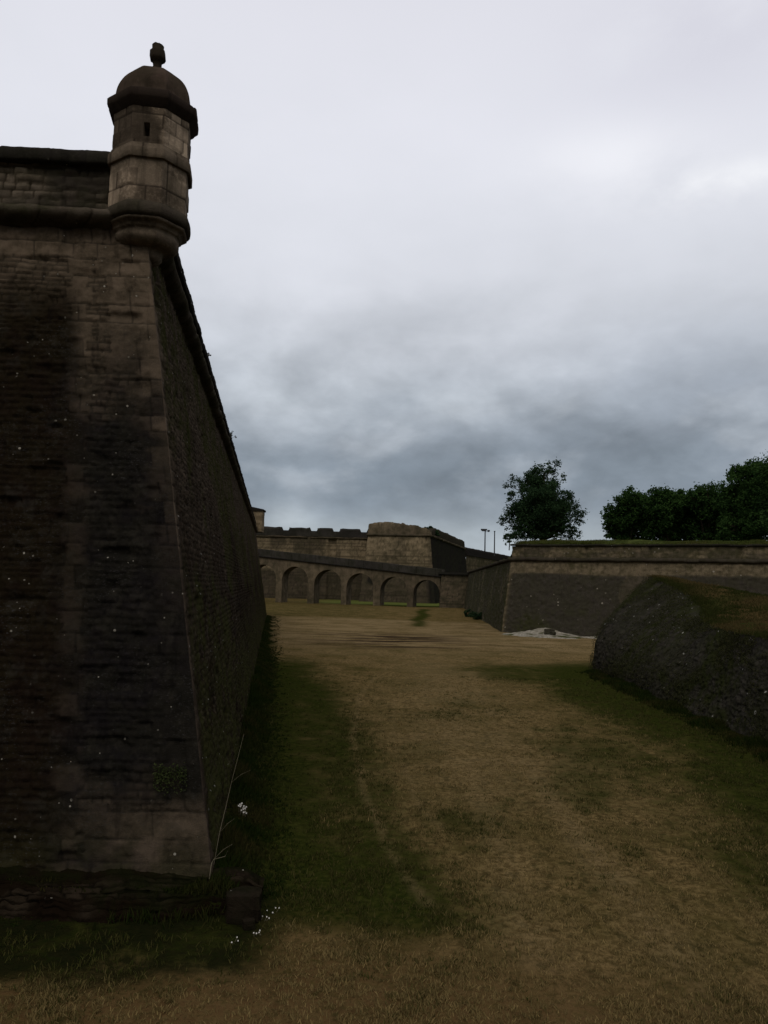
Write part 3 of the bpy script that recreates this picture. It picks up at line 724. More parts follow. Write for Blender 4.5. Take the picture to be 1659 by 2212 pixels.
# ================================================================== BRIDGE RAMP on arches
Bl, Br = G(560, 1300)[:2], G(952, 1312.5)[:2]
BD = (Br - Bl) / np.linalg.norm(Br - Bl); BT = np.array([-BD[1], BD[0]])       # BT points away from the camera
BL0 = Bl - BD * 26
def on_front(x, y=1280):          # distance along the bridge front of a picture column
    d = ray(x, y); # CAM + t d = Bl + s BD
    A_ = np.array([[d[0], -BD[0]], [d[1], -BD[1]]]); t, s_ = np.linalg.solve(A_, Bl - CAM[:2]); return s_, t
def zb(x, y): s_, t = on_front(x, y); return CAM[2] + t * ray(x, y)[2]
def sx(zx): return on_front(534.6 + zx * .3333)[0]
br = empty('bridge', (Bl[0], Bl[1], 0), 'stone ramp bridge on round arches sloping down across the far ditch', 'bridge')
LB = float(np.linalg.norm(Br - Bl))
TH = 4.6
sa, sb_ = sx(98), sx(1250)
zt0, zt1 = zb(567.3, 1186.6), zb(951, 1229.3)
slope = (zt1 - zt0) / (sb_ - sa)
ZT = lambda s_: zt0 + (s_ - sa) * slope           # top of parapet
ZBm = lambda s_: ZT(s_) - 1.75 + .15 * np.clip((s_ - sa) / 60, 0, 1)
arch = [(5, 182, 395), (220, 388, 408), (430, 606, 430), (640, 815, 452), (860, 1035, 475), (1075, 1245, 495)]
ar = []
for x0, x1, yc in arch:
    s0, s1 = sx(x0), sx(x1); xm = 534.6 + (x0 + x1) / 2 * .3333
    ar.append((s0, s1, zb(xm, 1087.6 + yc * .3333)))
w0 = ar[1][1] - ar[1][0]; pit = ar[1][0] - ar[0][0]
ar = [(ar[0][0] - pit, ar[0][0] - pit + w0, ar[0][2] - slope * pit)] + ar
bm = bmesh.new()
def P2(s_, t, z): q_ = Bl + BD * s_ + BT * t; return bm.verts.new((q_[0], q_[1], z))
SL, SR = ar[0][0] - 8, ar[-1][1]
cols = []                                          # (s, lower z) along the under side
cur = SL; cols.append((SL, -.4))
for s0, s1, zc in ar:
    r = (s1 - s0) / 2; cx = (s0 + s1) / 2; zs_ = zc - r
    cols.append((s0, -.4)); cols.append((s0, zs_))
    for a in np.linspace(math.pi, 0, 17)[1:-1]: cols.append((cx + r * math.cos(a), zs_ + r * math.sin(a)))
    cols.append((s1, zs_)); cols.append((s1, -.4))
cols.append((SR + .02, -.4))
fr = [P2(s_, 0, z) for s_, z in cols]; bk = [P2(s_, TH, z) for s_, z in cols]
tf = [P2(s_, 0, float(ZBm(s_))) for s_, z in cols]; tb = [P2(s_, TH, float(ZBm(s_))) for s_, z in cols]
for i in range(len(cols) - 1):
    vertical = abs(cols[i][0] - cols[i + 1][0]) < 1e-4
    bm.faces.new((fr[i], bk[i], bk[i + 1], fr[i + 1]))              # soffit and jambs
    if not vertical:
        bm.faces.new((fr[i], fr[i + 1], tf[i + 1], tf[i])); bm.faces.new((bk[i], tb[i], tb[i + 1], bk[i + 1]))
        bm.faces.new((tf[i], tf[i + 1], tb[i + 1], tb[i]))
bmesh.ops.remove_doubles(bm, verts=bm.verts, dist=1e-4)
bmesh.ops.triangulate(bm, faces=bm.faces)
for _ in range(3):
    es = [e_ for e_ in bm.edges if e_.calc_length() > .8]
    bmesh.ops.subdivide_edges(bm, edges=es, cuts=1); bmesh.ops.triangulate(bm, faces=bm.faces)
def stone_attrs(o, seed, stain_shade, green, sc=.5):
    me = o.data; n = len(me.vertices); co = np.empty(n * 3, np.float32); me.vertices.foreach_get('co', co); co = co.reshape(-1, 3) + np.array(o.parent.location if o.parent else (0, 0, 0))
    for nm, a in (('tone', fbm(co[:, 0] * sc, co[:, 1] * sc, co[:, 2] * sc * 1.6, s=seed, o=3)), ('joint', np.ones(n)),
                  ('stain_shade', np.clip(stain_shade + .9 * (fbm(co[:, 0] * .2, co[:, 1] * .2, co[:, 2] * .2, s=seed + 4, o=3) - .5), 0, 1)), ('green', np.full(n, green))):
        at = me.attributes.new(nm, 'FLOAT', 'POINT'); at.data.foreach_set('value', a.astype(np.float32))
o = bm_obj('arcade', bm, M['bridge_stone'], br); stone_attrs(o, 11, .35, .3); stone_attrs(_later, 17, .4, .2)
for t0, t1 in ((-.28, .12), (TH - .1, TH + .28)):   # parapet slabs along both sides
    bm = bmesh.new()
    s_ = SL
    while s_ < sb_ - .5:
        e_ = min(s_ + random.uniform(3.2, 4.6), sb_ + .3); j_ = random.uniform(-.05, .05)
        vs = [P2(a, t, z) for a in (s_ + .03, e_ - .03) for t, z in ((t0 + j_, float(ZBm(a)) + .02), (t0 + j_, float(ZT(a)) - .1 + j_), (t0 + .1 + j_, float(ZT(a)) + j_), (t1, float(ZT(a)) + j_), (t1, float(ZBm(a)) + .02))]
        a_, b_ = vs[:5], vs[5:]
        for k_ in range(5): bm.faces.new((a_[k_], a_[(k_ + 1) % 5], b_[(k_ + 1) % 5], b_[k_]))
        bm.faces.new(a_); bm.faces.new(b_[::-1]); s_ = e_
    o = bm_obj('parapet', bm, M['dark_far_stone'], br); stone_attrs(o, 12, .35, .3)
bm = bmesh.new()                                   # string course under the parapet
vs = [P2(a, t, float(ZBm(a)) + dz) for a in (SL, sb_ + .1) for t, dz in ((-.01, -.25), (-.42, -.18), (-.42, -.02), (-.01, 0))]
for k_ in range(4): bm.faces.new((vs[k_], vs[(k_ + 1) % 4], vs[4 + (k_ + 1) % 4], vs[4 + k_]))
o = bm_obj('string_course', bm, M['dark_far_stone'], br); stone_attrs(o, 13, .9, .2)
# deck surface
bm = bmesh.new(); vs = [P2(a, t, float(ZBm(a)) + .3) for a, t in ((SL, .13), (sb_, .13), (sb_, TH - .12), (SL, TH - .12))]; bm.faces.new(vs)
bm_obj('deck', bm, M['floor'], br)
# solid abutment at the low end
q0 = Br + BD * .05 + BT * -.35; 
pa = Path([Bl + BD * (SR + .05) + BT * 6, Bl + BD * (SR + .05) - BT * .35, Bl + BD * (SR + 8.2) - BT * .6, Bl + BD * (SR + 8.2) + BT * 6])
usa = np.unique(np.concatenate([np.arange(0, pa.L, .3), pa.cum]))
za = float(ZT(SR + 1)) - 1.0
masonry('abutment', M['bridge_stone'], pa, usa, np.arange(-.3, za, .3), lambda z: -.03 * z, br, course=(.5, .7), block=(.7, 1.4), warp=.1, relief=.08, joint=.1, rough=.08, seed=14,
        stain_shade=lambda u, z: .45 + 0 * u, green=lambda u, z: .4 + 0 * u)
bm = bmesh.new()
lo = [P2(a, t, z) for z in (za - .1, za + .35) for a, t in ((SR - .3, -.75), (SR + 9.4, -1.0), (SR + 9.4, 6), (SR - .3, 6))]
for f in ((0, 1, 2, 3), (7, 6, 5, 4), (0, 4, 5, 1), (1, 5, 6, 2), (2, 6, 7, 3), (3, 7, 4, 0)): bm.faces.new([lo[i] for i in f])
o = bm_obj('coping', bm, M['dark_far_stone'], br); stone_attrs(o, 15, .8, .2)

# ================================================================== LOW RETAINING WALL and embankment on the near right
ctl_b = np.array([(11.9, 4, 0), (12.2, 12, 0), (12.55, 25, 0), (12.95, 35, 0), (13.15, 42, 0), (13.3, 47, 0), (13.45, 50.6, 0), (15.2, 53.0, 0), (21, 57, 0), (31, 62, 0)], float)
ctl_t = np.array([(13.0, 4, 3.2), (13.3, 12, 3.25), (13.7, 26, 3.4), (14.6, 34.5, 3.6), (16.4, 40.5, 4.2), (17.3, 45.5, 5.1), (17.3, 49.5, 5.75), (18.0, 52.0, 5.9), (22, 55, 4.75), (32, 60, 4.3)], float)
kk = np.arange(len(ctl_b), dtype=float)
ts = np.unique(np.concatenate([np.arange(0, 1.5, .012), np.arange(1.5, 6, .0055), np.arange(6, 9.001, .02)]))
def cint(c, t):
    # Catmull-Rom through the control points
    i = np.clip(np.floor(t).astype(int), 0, len(c) - 2); f = (t - i)[:, None]
    p0, p1, p2, p3 = c[np.maximum(i - 1, 0)], c[i], c[i + 1], c[np.minimum(i + 2, len(c) - 1)]
    return .5 * (2 * p1 + (p2 - p0) * f + (2 * p0 - 5 * p1 + 4 * p2 - p3) * f ** 2 + (-p0 + 3 * p1 - 3 * p2 + p3) * f ** 3)
Bc, Tc = cint(ctl_b, ts), cint(ctl_t, ts)
arc = np.concatenate([[0], np.cumsum(np.linalg.norm(np.diff(Bc, axis=0), axis=1))])
ns = 96
vv = np.linspace(-.04, 1, ns)
T_, V_ = np.meshgrid(np.arange(len(ts)), vv, indexing='ij')
pe = 1 + 1.25 * (sst(2.6, 4.2, ts) * sst(8.6, 7.4, ts))[T_]
bul = np.sign(V_) * np.abs(V_) ** pe
P = Bc[T_] * (1 - bul[..., None]) + Tc[T_] * bul[..., None]
P[..., 2] = Bc[T_][..., 2] * (1 - V_) + Tc[T_][..., 2] * V_
tan = np.gradient(Bc, axis=0); nrm = np.stack([-tan[:, 1], tan[:, 0], np.zeros(len(ts))], -1); nrm /= np.linalg.norm(nrm, axis=1)[:, None]
nrm = nrm[T_]
S_ = arc[T_]; Zh = P[..., 2]
wu = S_ + .12 * (fbm(S_ * 1.8, Zh * 1.8, s=201, o=3) - .5) * 2; wz = Zh + .12 * (fbm(S_ * 1.8, Zh * 1.8, s=202, o=3) - .5) * 2
tone, jo, push = block_pattern(wu, wz, (.16, .30), (.2, .5), 203, .05, arc[-1] + 2, 7)
dd = .03 * (push - .5) - .012 * (1 - jo) + .09 * (fbm(S_ * 8, Zh * 8, s=208, o=4, g=.7) - .5) * 2 + .08 * (fbm(S_ * 2.2, Zh * 2.2, s=204, o=5, g=.62) - .5) * 2 + .30 * (fbm(S_ * .35, Zh * .5, s=205, o=3) - .5)
dd = dd * np.clip((1 - V_) * 6, .35, 1)
P = P + nrm * dd[..., None]
top_edge = P[:, -1].copy()
rw = mesh_np('retaining_wall', P.reshape(-1, 3), grid_faces(len(ts), ns)[:, ::-1], M['rubble_stone'], None, False,
             {'tone': tone.ravel(), 'joint': jo.ravel(), 'stain_shade': (.85 - .3 * fbm(S_ * .3, Zh * .5, s=207)).ravel(), 'green': (.35 + .6 * sst(.45, .62, fbm(S_ * .25, Zh * .5, s=206, o=3))).ravel()})
tag(rw, 'dark crumbling rubble retaining wall below the grassy bank on the right', 'retaining wall')
# the bank behind it: from the wall's top edge back and over
nb_ = 40
J = np.linspace(0, 1, nb_)
Tt = T_[:, :1] * 0
back = np.array([(40., 0), (40, 8), (40, 18), (40, 28), (40, 38), (41, 46), (42, 54), (42, 60), (43, 66), (44, 72)])
back = np.concatenate([back, np.full((10, 1), 0.)], 1)
Bk = cint(back, ts)
ii, jj = np.meshgrid(np.arange(len(ts)), np.arange(nb_), indexing='ij')
w = (J[jj] ** 1.6)
Q = top_edge[ii] * (1 - w[..., None]) + Bk[ii] * w[..., None]
def bank_z(x, y, w_, z0):
    # ridge that climbs to the far crest and falls to the right behind it
    crest = np.interp(x, [17.5, 20, 21.7, 23.5, 40], [5.95, 5.35, 4.8, 4.6, 4.3])
    rise = sst(30, 50, y + .12 * (x - 14))
    low = 3.55 + .02 * np.clip(x - 14, 0, 10)
    z = low + (crest - low) * rise
    z = z - 3.0 * sst(57, 72, y)
    return z
zt = bank_z(Q[..., 0], Q[..., 1], w, None)
bl_ = sst(0, .16, w)
Q[..., 2] = top_edge[ii][..., 2] * (1 - bl_) + zt * bl_ + (fbm(Q[..., 0] * .5, Q[..., 1] * .5, s=211, o=4) - .5) * .35 * sst(0, .05, w)
bank = mesh_np('embankment', Q.reshape(-1, 3), grid_faces(len(ts), nb_)[:, ::-1], M['turf'], None, True); tag(bank, kind='structure')

# ================================================================== GROUND
xs = np.concatenate([-np.geomspace(60, 3000, 14)[::-1], np.arange(-50, -8, 1.0), np.arange(-8, 16, .12), np.arange(16, 60, 1.2), np.geomspace(62, 3000, 14)])
ys = np.concatenate([-np.geomspace(20, 3000, 12)[::-1], np.arange(-10, 7, 1.5), np.arange(7, 32, .12), np.arange(32, 80, .3), np.arange(80, 260, 1.2), np.geomspace(262, 4000, 16)])
def wallx(y): return C[0] - .136 / .99 * (np.maximum(y, 12.9) - 12.9)
def green_mask(x, y):
    n = fbm(x * .22, y * .16, s=301, o=4); n2 = fbm(x * .9, y * .6, s=302, o=3)
    d = x - wallx(y)
    left = sst(5.4, 2.0, d + (n - .5) * 1.8) * sst(11.0, 12.6, y + .16 * x) * sst(60, 44, y)
    left = left * (1 - .25 * np.exp(-((d - 2.1) / .6) ** 2) * sst(13, 17, y) * sst(42, 30, y))
    left = np.maximum(left, sst(.9, .3, d) * (y > 12) * sst(120, 80, y))
    front = sst(9.7, 10.8, y - .10 * (x + 4) + (n - .5) * 1.6 + (n2 - .5) * 1.2) * sst(-.9, -2.0, x) * sst(14.5, 13.2, y)
    xr = np.interp(y, [4, 25, 35, 50, 56], [11.9, 12.55, 12.95, 13.45, 16])
    dr = xr - x
    right = sst(7.5, 1.5, dr + (n - .5) * 3.0) * sst(60, 50, y)
    right = np.maximum(right, .75 * sst(6, 2, np.hypot((x - 10) / 1.6, (y - 47) / 1.4)))
    mid = .30 * sst(.40, .62, n) * sst(60, 20, y) + .34 * sst(.42, .66, fbm(x * .8, y * .35, s=303, o=4))
    corner = .62 * sst(4.5, 7.0, x + (n - .5) * 2) * sst(22, 15, y)
    olive = .42 * sst(104, 120, y + 14 * (n - .5)) * sst(205, 190, y) * sst(8, -6, x - .02 * (y - 110) + 16 * (n2 - .5))
    olive = np.maximum(olive, .9 * (1 - sst(0, 2.2, np.abs(x - 6 - .06 * (y - 105) + 2 * n))) * sst(92, 100, y) * sst(180, 160, y))
    beh = .85 * sst(180, 190, y) * sst(-8, 6, x) + .35 * sst(180, 190, y)
    return np.clip(np.maximum.reduce([left, front, right, mid, corner, olive, beh]), 0, 1)
def height(x, y):
    n = fbm(x * .12, y * .12, s=311, o=3)
    z = (n - .5) * .22 * sst(8, 14, y) + (fbm(x * 1.6, y * 1.6, s=312, o=3) - .5) * .05
    d = x - wallx(y)
    z = z + .28 * np.exp(-(np.maximum(d, 0) / .5) ** 2) * (y > 12.5) * sst(130, 90, y)
    return z
X, Y = np.meshgrid(xs, ys, indexing='ij')
Z = np.where((np.abs(X) < 60) & (Y > -12) & (Y < 260), height(X, Y), -.02)
gm = green_mask(X, Y)
Cg = G(870, 1376); 
mud = np.exp(-((X - 1.0) / 7.0) ** 2) * sst(60, 66, Y) * sst(86, 78, Y)
pth_ = .85 * sst(60, 72, Y) * sst(112, 104, Y) + .9 * np.exp(-((Y - 112 + .1 * X) / 3.0) ** 2) * (X < 7)
pth_ = np.clip(pth_ + .35 * sst(40, 60, Y) * (Y < 112), 0, 1) * (1 - gm)
# worn path swinging down the middle of the picture
pth_ = np.maximum(pth_, .35 * np.exp(-((X - (3.2 - .0 * Y)) / 3.0) ** 2) * sst(14, 26, Y) * sst(70, 50, Y))
for pts_, w_, st_ in (([(835, 1440), (775, 1500), (762, 1600), (778, 1700), (840, 1830), (930, 1960)], .08, .32), ([(900, 1440), (848, 1520), (850, 1620), (905, 1740), (960, 1800)], .08, .30), ([(1010, 1450), (1090, 1600), (1230, 1780), (1420, 2000), (1560, 2200)], .30, .35), ([(960, 1460), (1000, 1640), (1090, 1850), (1180, 2100)], .35, .30)):
    gp_ = np.array([G(a_, b_) for a_, b_ in pts_])[::-1]; gp_ = gp_[np.argsort(gp_[:, 1])]
    xc = np.interp(Y, gp_[:, 1], gp_[:, 0]) + .25 * (fbm(Y * .5, X * 0, s=330, o=3) - .5)
    mk = st_ * np.exp(-((X - xc) / (w_ * (1 + .02 * Y))) ** 2) * (Y > gp_[0, 1]) * (Y < gp_[-1, 1])
    pth_ = np.maximum(pth_, mk); gm = gm * (1 - .8 * mk)
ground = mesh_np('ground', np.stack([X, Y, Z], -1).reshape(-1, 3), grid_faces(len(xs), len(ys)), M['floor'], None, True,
                 {'green': gm.ravel(), 'mud': mud.ravel(), 'path': pth_.ravel(), 'lush': (sst(188, 200, Y) * sst(-24, -10, X) * .9).ravel(), 'foot_shade': (.95 * np.maximum(sst(9.85, 10.6, Y - .10 * (X + 4) + 1.2 * (fbm(X * .9, Y * .9, s=341, o=4) - .5)) * sst(-1.0, -1.9, X) * (Y < 13.4), sst(1.3, .3, X - wallx(Y) + .6 * (fbm(X, Y, s=342) - .5)) * (Y > 11.5) * (Y < 110))).ravel(), 'rust': (sst(13.2, 9.8, Y + .30 * X) * .85).ravel()})
tag(ground, kind='structure')

# short turf: thousands of small blades, one object nobody could count
def blades(name, pts, length, width, lean, mat, dry, nper, spread, seed, kind='stuff', parent=None):
    r = np.random.default_rng(seed); n = len(pts) * nper
    base = np.repeat(pts, nper, 0) + np.concatenate([r.normal(0, spread, (n, 2)), np.zeros((n, 1))], 1)
    L = np.repeat(length, nper) * r.uniform(.5, 1.3, n); W = np.repeat(width, nper) * r.uniform(.7, 1.3, n)
    a = r.uniform(0, 2 * math.pi, n); dirv = np.stack([np.cos(a), np.sin(a), np.zeros(n)], 1)
    b2 = r.uniform(0, 2 * math.pi, n); ln = r.uniform(.2, 1, n) * lean
    tip = base + np.stack([np.cos(b2) * ln * L, np.sin(b2) * ln * L, L * np.sqrt(np.clip(1 - (ln * .8) ** 2, .05, 1))], 1)
    mid = base * .5 + tip * .5 + np.array([0, 0, 1.]) * (L * .12)[:, None]
    v = np.stack([base - dirv * W[:, None] / 2, base + dirv * W[:, None] / 2, mid + dirv * W[:, None] * .4, mid - dirv * W[:, None] * .4,
                  tip + dirv * W[:, None] * .06, tip - dirv * W[:, None] * .06], 1).reshape(-1, 3)
    i0 = np.arange(n) * 6
    f = np.concatenate([np.stack([i0, i0 + 1, i0 + 2, i0 + 3], 1), np.stack([i0 + 3, i0 + 2, i0 + 4, i0 + 5], 1)])
    o = mesh_np(name, v, f, mat, parent, True, {'dry': np.repeat(np.repeat(dry, nper) + r.normal(0, .15, n), 6).clip(0, 1), 'rand': np.repeat(r.random(n), 6)})
    tag(o, kind=kind); return o
N = 85000
yy = 8.5 + 36 * rng.random(N) ** 2.0
hw = .56 * yy + 1
xx = rng.uniform(-1, 1, N) * hw
ok = (xx > wallx(yy) + .1) | (yy < 11.6); ok &= xx < np.interp(yy, [4, 25, 50], [12.0, 12.5, 13.3])
xx, yy = xx[ok], yy[ok]
g = green_mask(xx, yy); cl_ = vn(xx * 2.0, yy * 2.0, s=401)
fshade = sst(9.8, 10.6, yy - .10 * (xx + 4)) * sst(-.9, -1.8, xx)  # blades follow the shade painted at the wall foot
keep = rng.random(len(xx)) < (1 - .8 * fshade) * (.25 + .75 * sst(.35, .7, cl_)) * (.55 + .45 * g)
xx, yy, g, fshade = xx[keep], yy[keep], g[keep], fshade[keep]
pts = np.stack([xx, yy, height(xx, yy) - .004], 1)
gr = blades('grass', pts, .052 + .03 * g, np.full(len(xx), .010) * (1 + yy * .03), .95, M['grass'], (1 - fshade) * (1 - sst(.2, .7, g + rng.normal(0, .18, len(g)))), 7, .045, 5)
tag(gr, 'short mixed green and dried turf covering the ditch floor', 'grass')
# rank weeds along the foot of the walls
def along(path_fn, n): 
    return path_fn(rng.random(n))
n = 9000
s_ = 104 * rng.random(n) ** 1.4; d_ = np.abs(rng.normal(0, .55, n)) + .02
bx = C[0] + dR[0] * s_ + d_ * .99; by = C[1] + dR[1] * s_ + d_ * .136
l_ = .05 + .38 * vn(s_ * .6, d_, s=55) * np.exp(-d_ * 2.4) * (1 - .75 * sst(25, 80, s_))
n2 = 1500
fx = rng.uniform(-9, C[0] + .3, n2); fy = C[1] + (C[0] - fx) * -.048 - np.abs(rng.normal(0, .35, n2)) - .02
p2_ = np.stack([np.concatenate([bx, fx]), np.concatenate([by, fy])], 1)
l_ = np.concatenate([l_, .03 + .16 * vn(fx * 1.3, fy, s=56) ** 2])
n3 = 6000
t3 = rng.random(n3) * 41 + 8; k3 = np.interp(t3, ctl_b[:7, 1], ctl_b[:7, 0]) - np.abs(rng.normal(0, .45, n3))
p2_ = np.concatenate([p2_, np.stack([k3, t3], 1)]); l_ = np.concatenate([l_, .05 + .26 * vn(t3 * .8, k3, s=57) ** 1.5])
pts = np.concatenate([p2_, height(p2_[:, 0], p2_[:, 1])[:, None] - .01], 1)
wd = blades('weeds', pts, l_, .010 + .0009 * pts[:, 1], .7, M['weed'], vn(pts[:, 0] * 1.2, pts[:, 1] * 1.2, s=58) ** 2, 6, .05, 6)
tag(wd, 'dark rank grass and weeds growing along the foot of the walls', 'weeds')
# long grass fringe on the ravelin's coping and cap
u3 = rng.uniform(0, usg[-1] - ucr, 9000) + ucr; jo_ = rng.uniform(-2.6, .02, 9000)
xy, _ = pathR.at(u3, ro - .2 + jo_)
z3 = np.interp(-(jo_ - .2), [0, .3, 1, 2, 3], [9.9, 9.95, 10.1, 10.25, 10.35]) + (fbm(u3 * .12, 2.0 + 0 * u3, s=81, o=3) - .5) * .3
fr_ = blades('cap_grass', np.concatenate([xy, z3[:, None] - .05], 1), .14 + .25 * vn(u3 * .5, jo_, s=60), np.full(9000, .05), .7, M['rank_grass'], .5 * vn(u3 * .3, jo_, s=61), 4, .15, 7)
tag(fr_, 'long green grass along the top edge of the ravelin', 'grass')
# bank turf
ids = rng.integers(0, len(ts), 26000); jb = rng.integers(0, nb_ - 8, 26000)
pb_ = Q[ids, jb] + np.concatenate([rng.normal(0, .15, (26000, 2)), np.full((26000, 1), -.01)], 1)
bg = blades('bank_grass', pb_, .07 + .10 * vn(pb_[:, 0], pb_[:, 1], s=62), np.full(26000, .03), .8, M['grass'], sst(.35, .6, fbm(pb_[:, 0] * .25, pb_[:, 1] * .25, s=63)), 4, .08, 8)
bg.data.materials[0] = M['bank_blades']
tag(bg, 'rough brown and green grass on the bank above the low wall', 'grass')

# ================================================================== LEAVES
def leaf_quads(c, size, seed, nrm_bias=None, up=.4):
    r = np.random.default_rng(seed); n = len(c)
    a = r.normal(size=(n, 3)); a[:, 2] *= .8; a /= np.linalg.norm(a, axis=1)[:, None]
    b_ = np.cross(a, r.normal(size=(n, 3))); b_ /= np.linalg.norm(b_, axis=1)[:, None]
    s_ = size * r.uniform(.6, 1.3, n)
    a = a * s_[:, None]; b_ = b_ * s_[:, None] * .55
    v = np.stack([c - a, c - b_, c + a, c + b_], 1).reshape(-1, 3)
    f = np.arange(n * 4).reshape(-1, 4)
    return v, f, np.repeat(r.random(n), 4)
def tree(label, base, lobes, nleaf, leaf, mat, seed, group=None, limbs=None, cat='tree', name='tree', trunk_r=.3, stray=.04, dens=1.0):
    """lobes: list of (x,y,z,rx,ry,rz) world ellipsoids making up the crown"""
    r = np.random.default_rng(seed)
    t = empty(name, tuple(base), label, cat, group)
    L_ = np.array(lobes, float); vol = (L_[:, 3] * L_[:, 4] * L_[:, 5]) ** (.75); pr = vol / vol.sum()
    # sub-clumps on and in the lobes, leaves in the sub-clumps
    nc = max(30, int(nleaf / 90))
    li = r.choice(len(L_), nc, p=pr)
    d = r.normal(size=(nc, 3)); d /= np.linalg.norm(d, axis=1)[:, None]
    rad = r.uniform(.15, 1.02, nc) ** .6
    cc = L_[li, :3] + d * rad[:, None] * L_[li, 3:6]
    cr2 = np.minimum(L_[li, 3], L_[li, 5]) * r.uniform(.14, .30, nc)
    ci = r.choice(nc, nleaf, p=cr2 ** 2 / (cr2 ** 2).sum())
    dd = r.normal(size=(nleaf, 3)) * np.array([1, 1, .8]); 
    c = cc[ci] + dd * cr2[ci][:, None] * .62
    ns_ = int(nleaf * stray)
    c[:ns_] += r.normal(size=(ns_, 3)) * .35
    c[:, 2] = np.maximum(c[:, 2], base[2] + .15 * r.random(nleaf))
    v, f, rd = leaf_quads(c, leaf, seed + 1)
    mesh_np('crown', v, f, mat, t, False, {'rand': rd})
    bm = bmesh.new()
    cen = L_[:, :3].mean(0); b0 = np.array(base, float)
    topz_ = L_[:, 2].max()
    tr = [b0 + np.array([0, 0, -.4]), b0 + np.array([.05, 0, .9]), b0 * .6 + np.array([cen[0], cen[1], (b0[2] + topz_) / 2]) * .4, np.array([cen[0], cen[1], topz_])]
    add_tube(bm, tr, [trunk_r * 1.3, trunk_r, trunk_r * .75, trunk_r * .2], 8)
    for q_ in L_:
        s0 = tr[1] * .5 + tr[2] * .5; e_ = q_[:3] + np.array([0, 0, q_[5] * .3])
        mid_ = s0 * .5 + e_ * .5 + r.normal(size=3) * .3
        add_tube(bm, [s0, mid_, e_], [trunk_r * .5, trunk_r * .32, trunk_r * .07], 6)
    for i in r.choice(nc, min(nc, 60), replace=False):
        q_ = L_[li[i]]; s0 = q_[:3]; add_tube(bm, [s0, (s0 + cc[i]) / 2 + r.normal(size=3) * .1, cc[i] + (cc[i] - s0) * .12], [trunk_r * .16, trunk_r * .10, .02], 5)
    bm_obj('trunk', bm, M['bark'], t)
    return t
def lobe(x, y, Y, rx, rz, ry=None):                 # picture position and radii (picture units) at distance Y
    c = V(x, y, Y); s_ = Y / FP
    return (c[0], c[1], c[2], rx * s_, (ry or rx) * s_, rz * s_)
Yt = 112.0
b0 = V(1172, 1168, Yt); b0[2] = 10.3
tree('broad dense dark tree standing alone at the ravelin corner', b0,
     [lobe(1172, 1110, Yt, 62, 52), lobe(1128, 1118, Yt - 1, 36, 44), lobe(1118, 1058, Yt, 26, 36), lobe(1160, 1050, Yt + 1, 38, 42), lobe(1186, 1020, Yt, 24, 34), lobe(1205, 1070, Yt - 1, 34, 46),
      lobe(1232, 1110, Yt, 30, 42), lobe(1250, 1125, Yt + 1, 15, 28), lobe(1100, 1128, Yt, 20, 22), lobe(1140, 1040, Yt, 24, 30), lobe(1200, 1145, Yt - 1, 44, 26), lobe(1140, 1146, Yt - 1, 46, 24), lobe(1238, 1146, Yt - 1, 24, 20), lobe(1180, 1090, Yt - 3, 40, 50)], 46000, .155, M['leaf_lone'], 500, trunk_r=.35, stray=.05)
# low brush in front of the corner
tree('small bush hanging over the ravelin corner edge', V(1100, 1174, 96) * np.array([1, 1, 0]) + np.array([0, 0, 9.9]),
     [lobe(1098, 1163, 96, 10, 9), lobe(1112, 1158, 97, 12, 9), lobe(1094, 1172, 96, 6, 7)], 1500, .10, M['leaf_lone'], 510, cat='bush', name='bush', trunk_r=.05)
wood = 'trees standing together on the ravelin'
specs = [
    ('leftmost round tree of the wood on the ravelin, lowest branches near the stone block', 1358, 118, [(1350, 1112, 42, 40), (1362, 1085, 30, 34), (1328, 1128, 24, 26), (1388, 1120, 28, 40), (1356, 1150, 48, 26), (1330, 1155, 28, 16)]),
    ('tree with a flat bushy top, second from the left in the wood', 1440, 116, [(1438, 1100, 38, 46), (1425, 1075, 24, 24), (1455, 1078, 26, 24), (1470, 1120, 30, 40), (1420, 1140, 36, 32)]),
    ('tree with one loose tuft rising above its crown in the middle of the wood', 1525, 114, [(1520, 1110, 44, 56), (1528, 1060, 20, 20), (1505, 1080, 26, 28), (1552, 1070, 24, 30), (1520, 1150, 50, 30)]),
    ('tallest tree of the wood, wide crown near the right edge', 1610, 108, [(1612, 1080, 50, 70), (1590, 1040, 34, 36), (1625, 1020, 36, 32), (1570, 1075, 28, 40), (1640, 1100, 46, 80), (1600, 1140, 60, 40)]),
    ('tall tree cut by the right edge of the picture behind the wood', 1690, 104, [(1690, 1060, 60, 80), (1670, 1020, 36, 36), (1720, 1040, 50, 50), (1680, 1130, 60, 50)]),
]
for i, (lb, bx_, Yq, lobs) in enumerate(specs):
    b0 = V(bx_, 1170, Yq); b0[2] = 10.35
    tree(lb, b0, [lobe(x, y, Yq + random.uniform(-2, 2), rx, rz) for x, y, rx, rz in lobs], 24000 if i < 3 else 30000, .19, M['leaf_wood'], 520 + 3 * i, wood, trunk_r=.35, stray=.02)
for i, (bx_, Yq, lb) in enumerate([(1395, 124, 'dark filler tree behind the two leftmost trees of the wood'), (1490, 124, 'dark tree behind the gap in the middle of the wood'), (1570, 122, 'dark tree behind the tallest one of the wood')]):
    b0 = V(bx_, 1170, Yq); b0[2] = 10.4
    tree(lb, b0, [lobe(bx_, 1106, Yq, 58, 40), lobe(bx_ - 30, 1138, Yq, 44, 36), lobe(bx_ + 30, 1136, Yq, 48, 40)], 20000, .22, M['leaf_wood'], 560 + 3 * i, wood, trunk_r=.3, stray=.0)
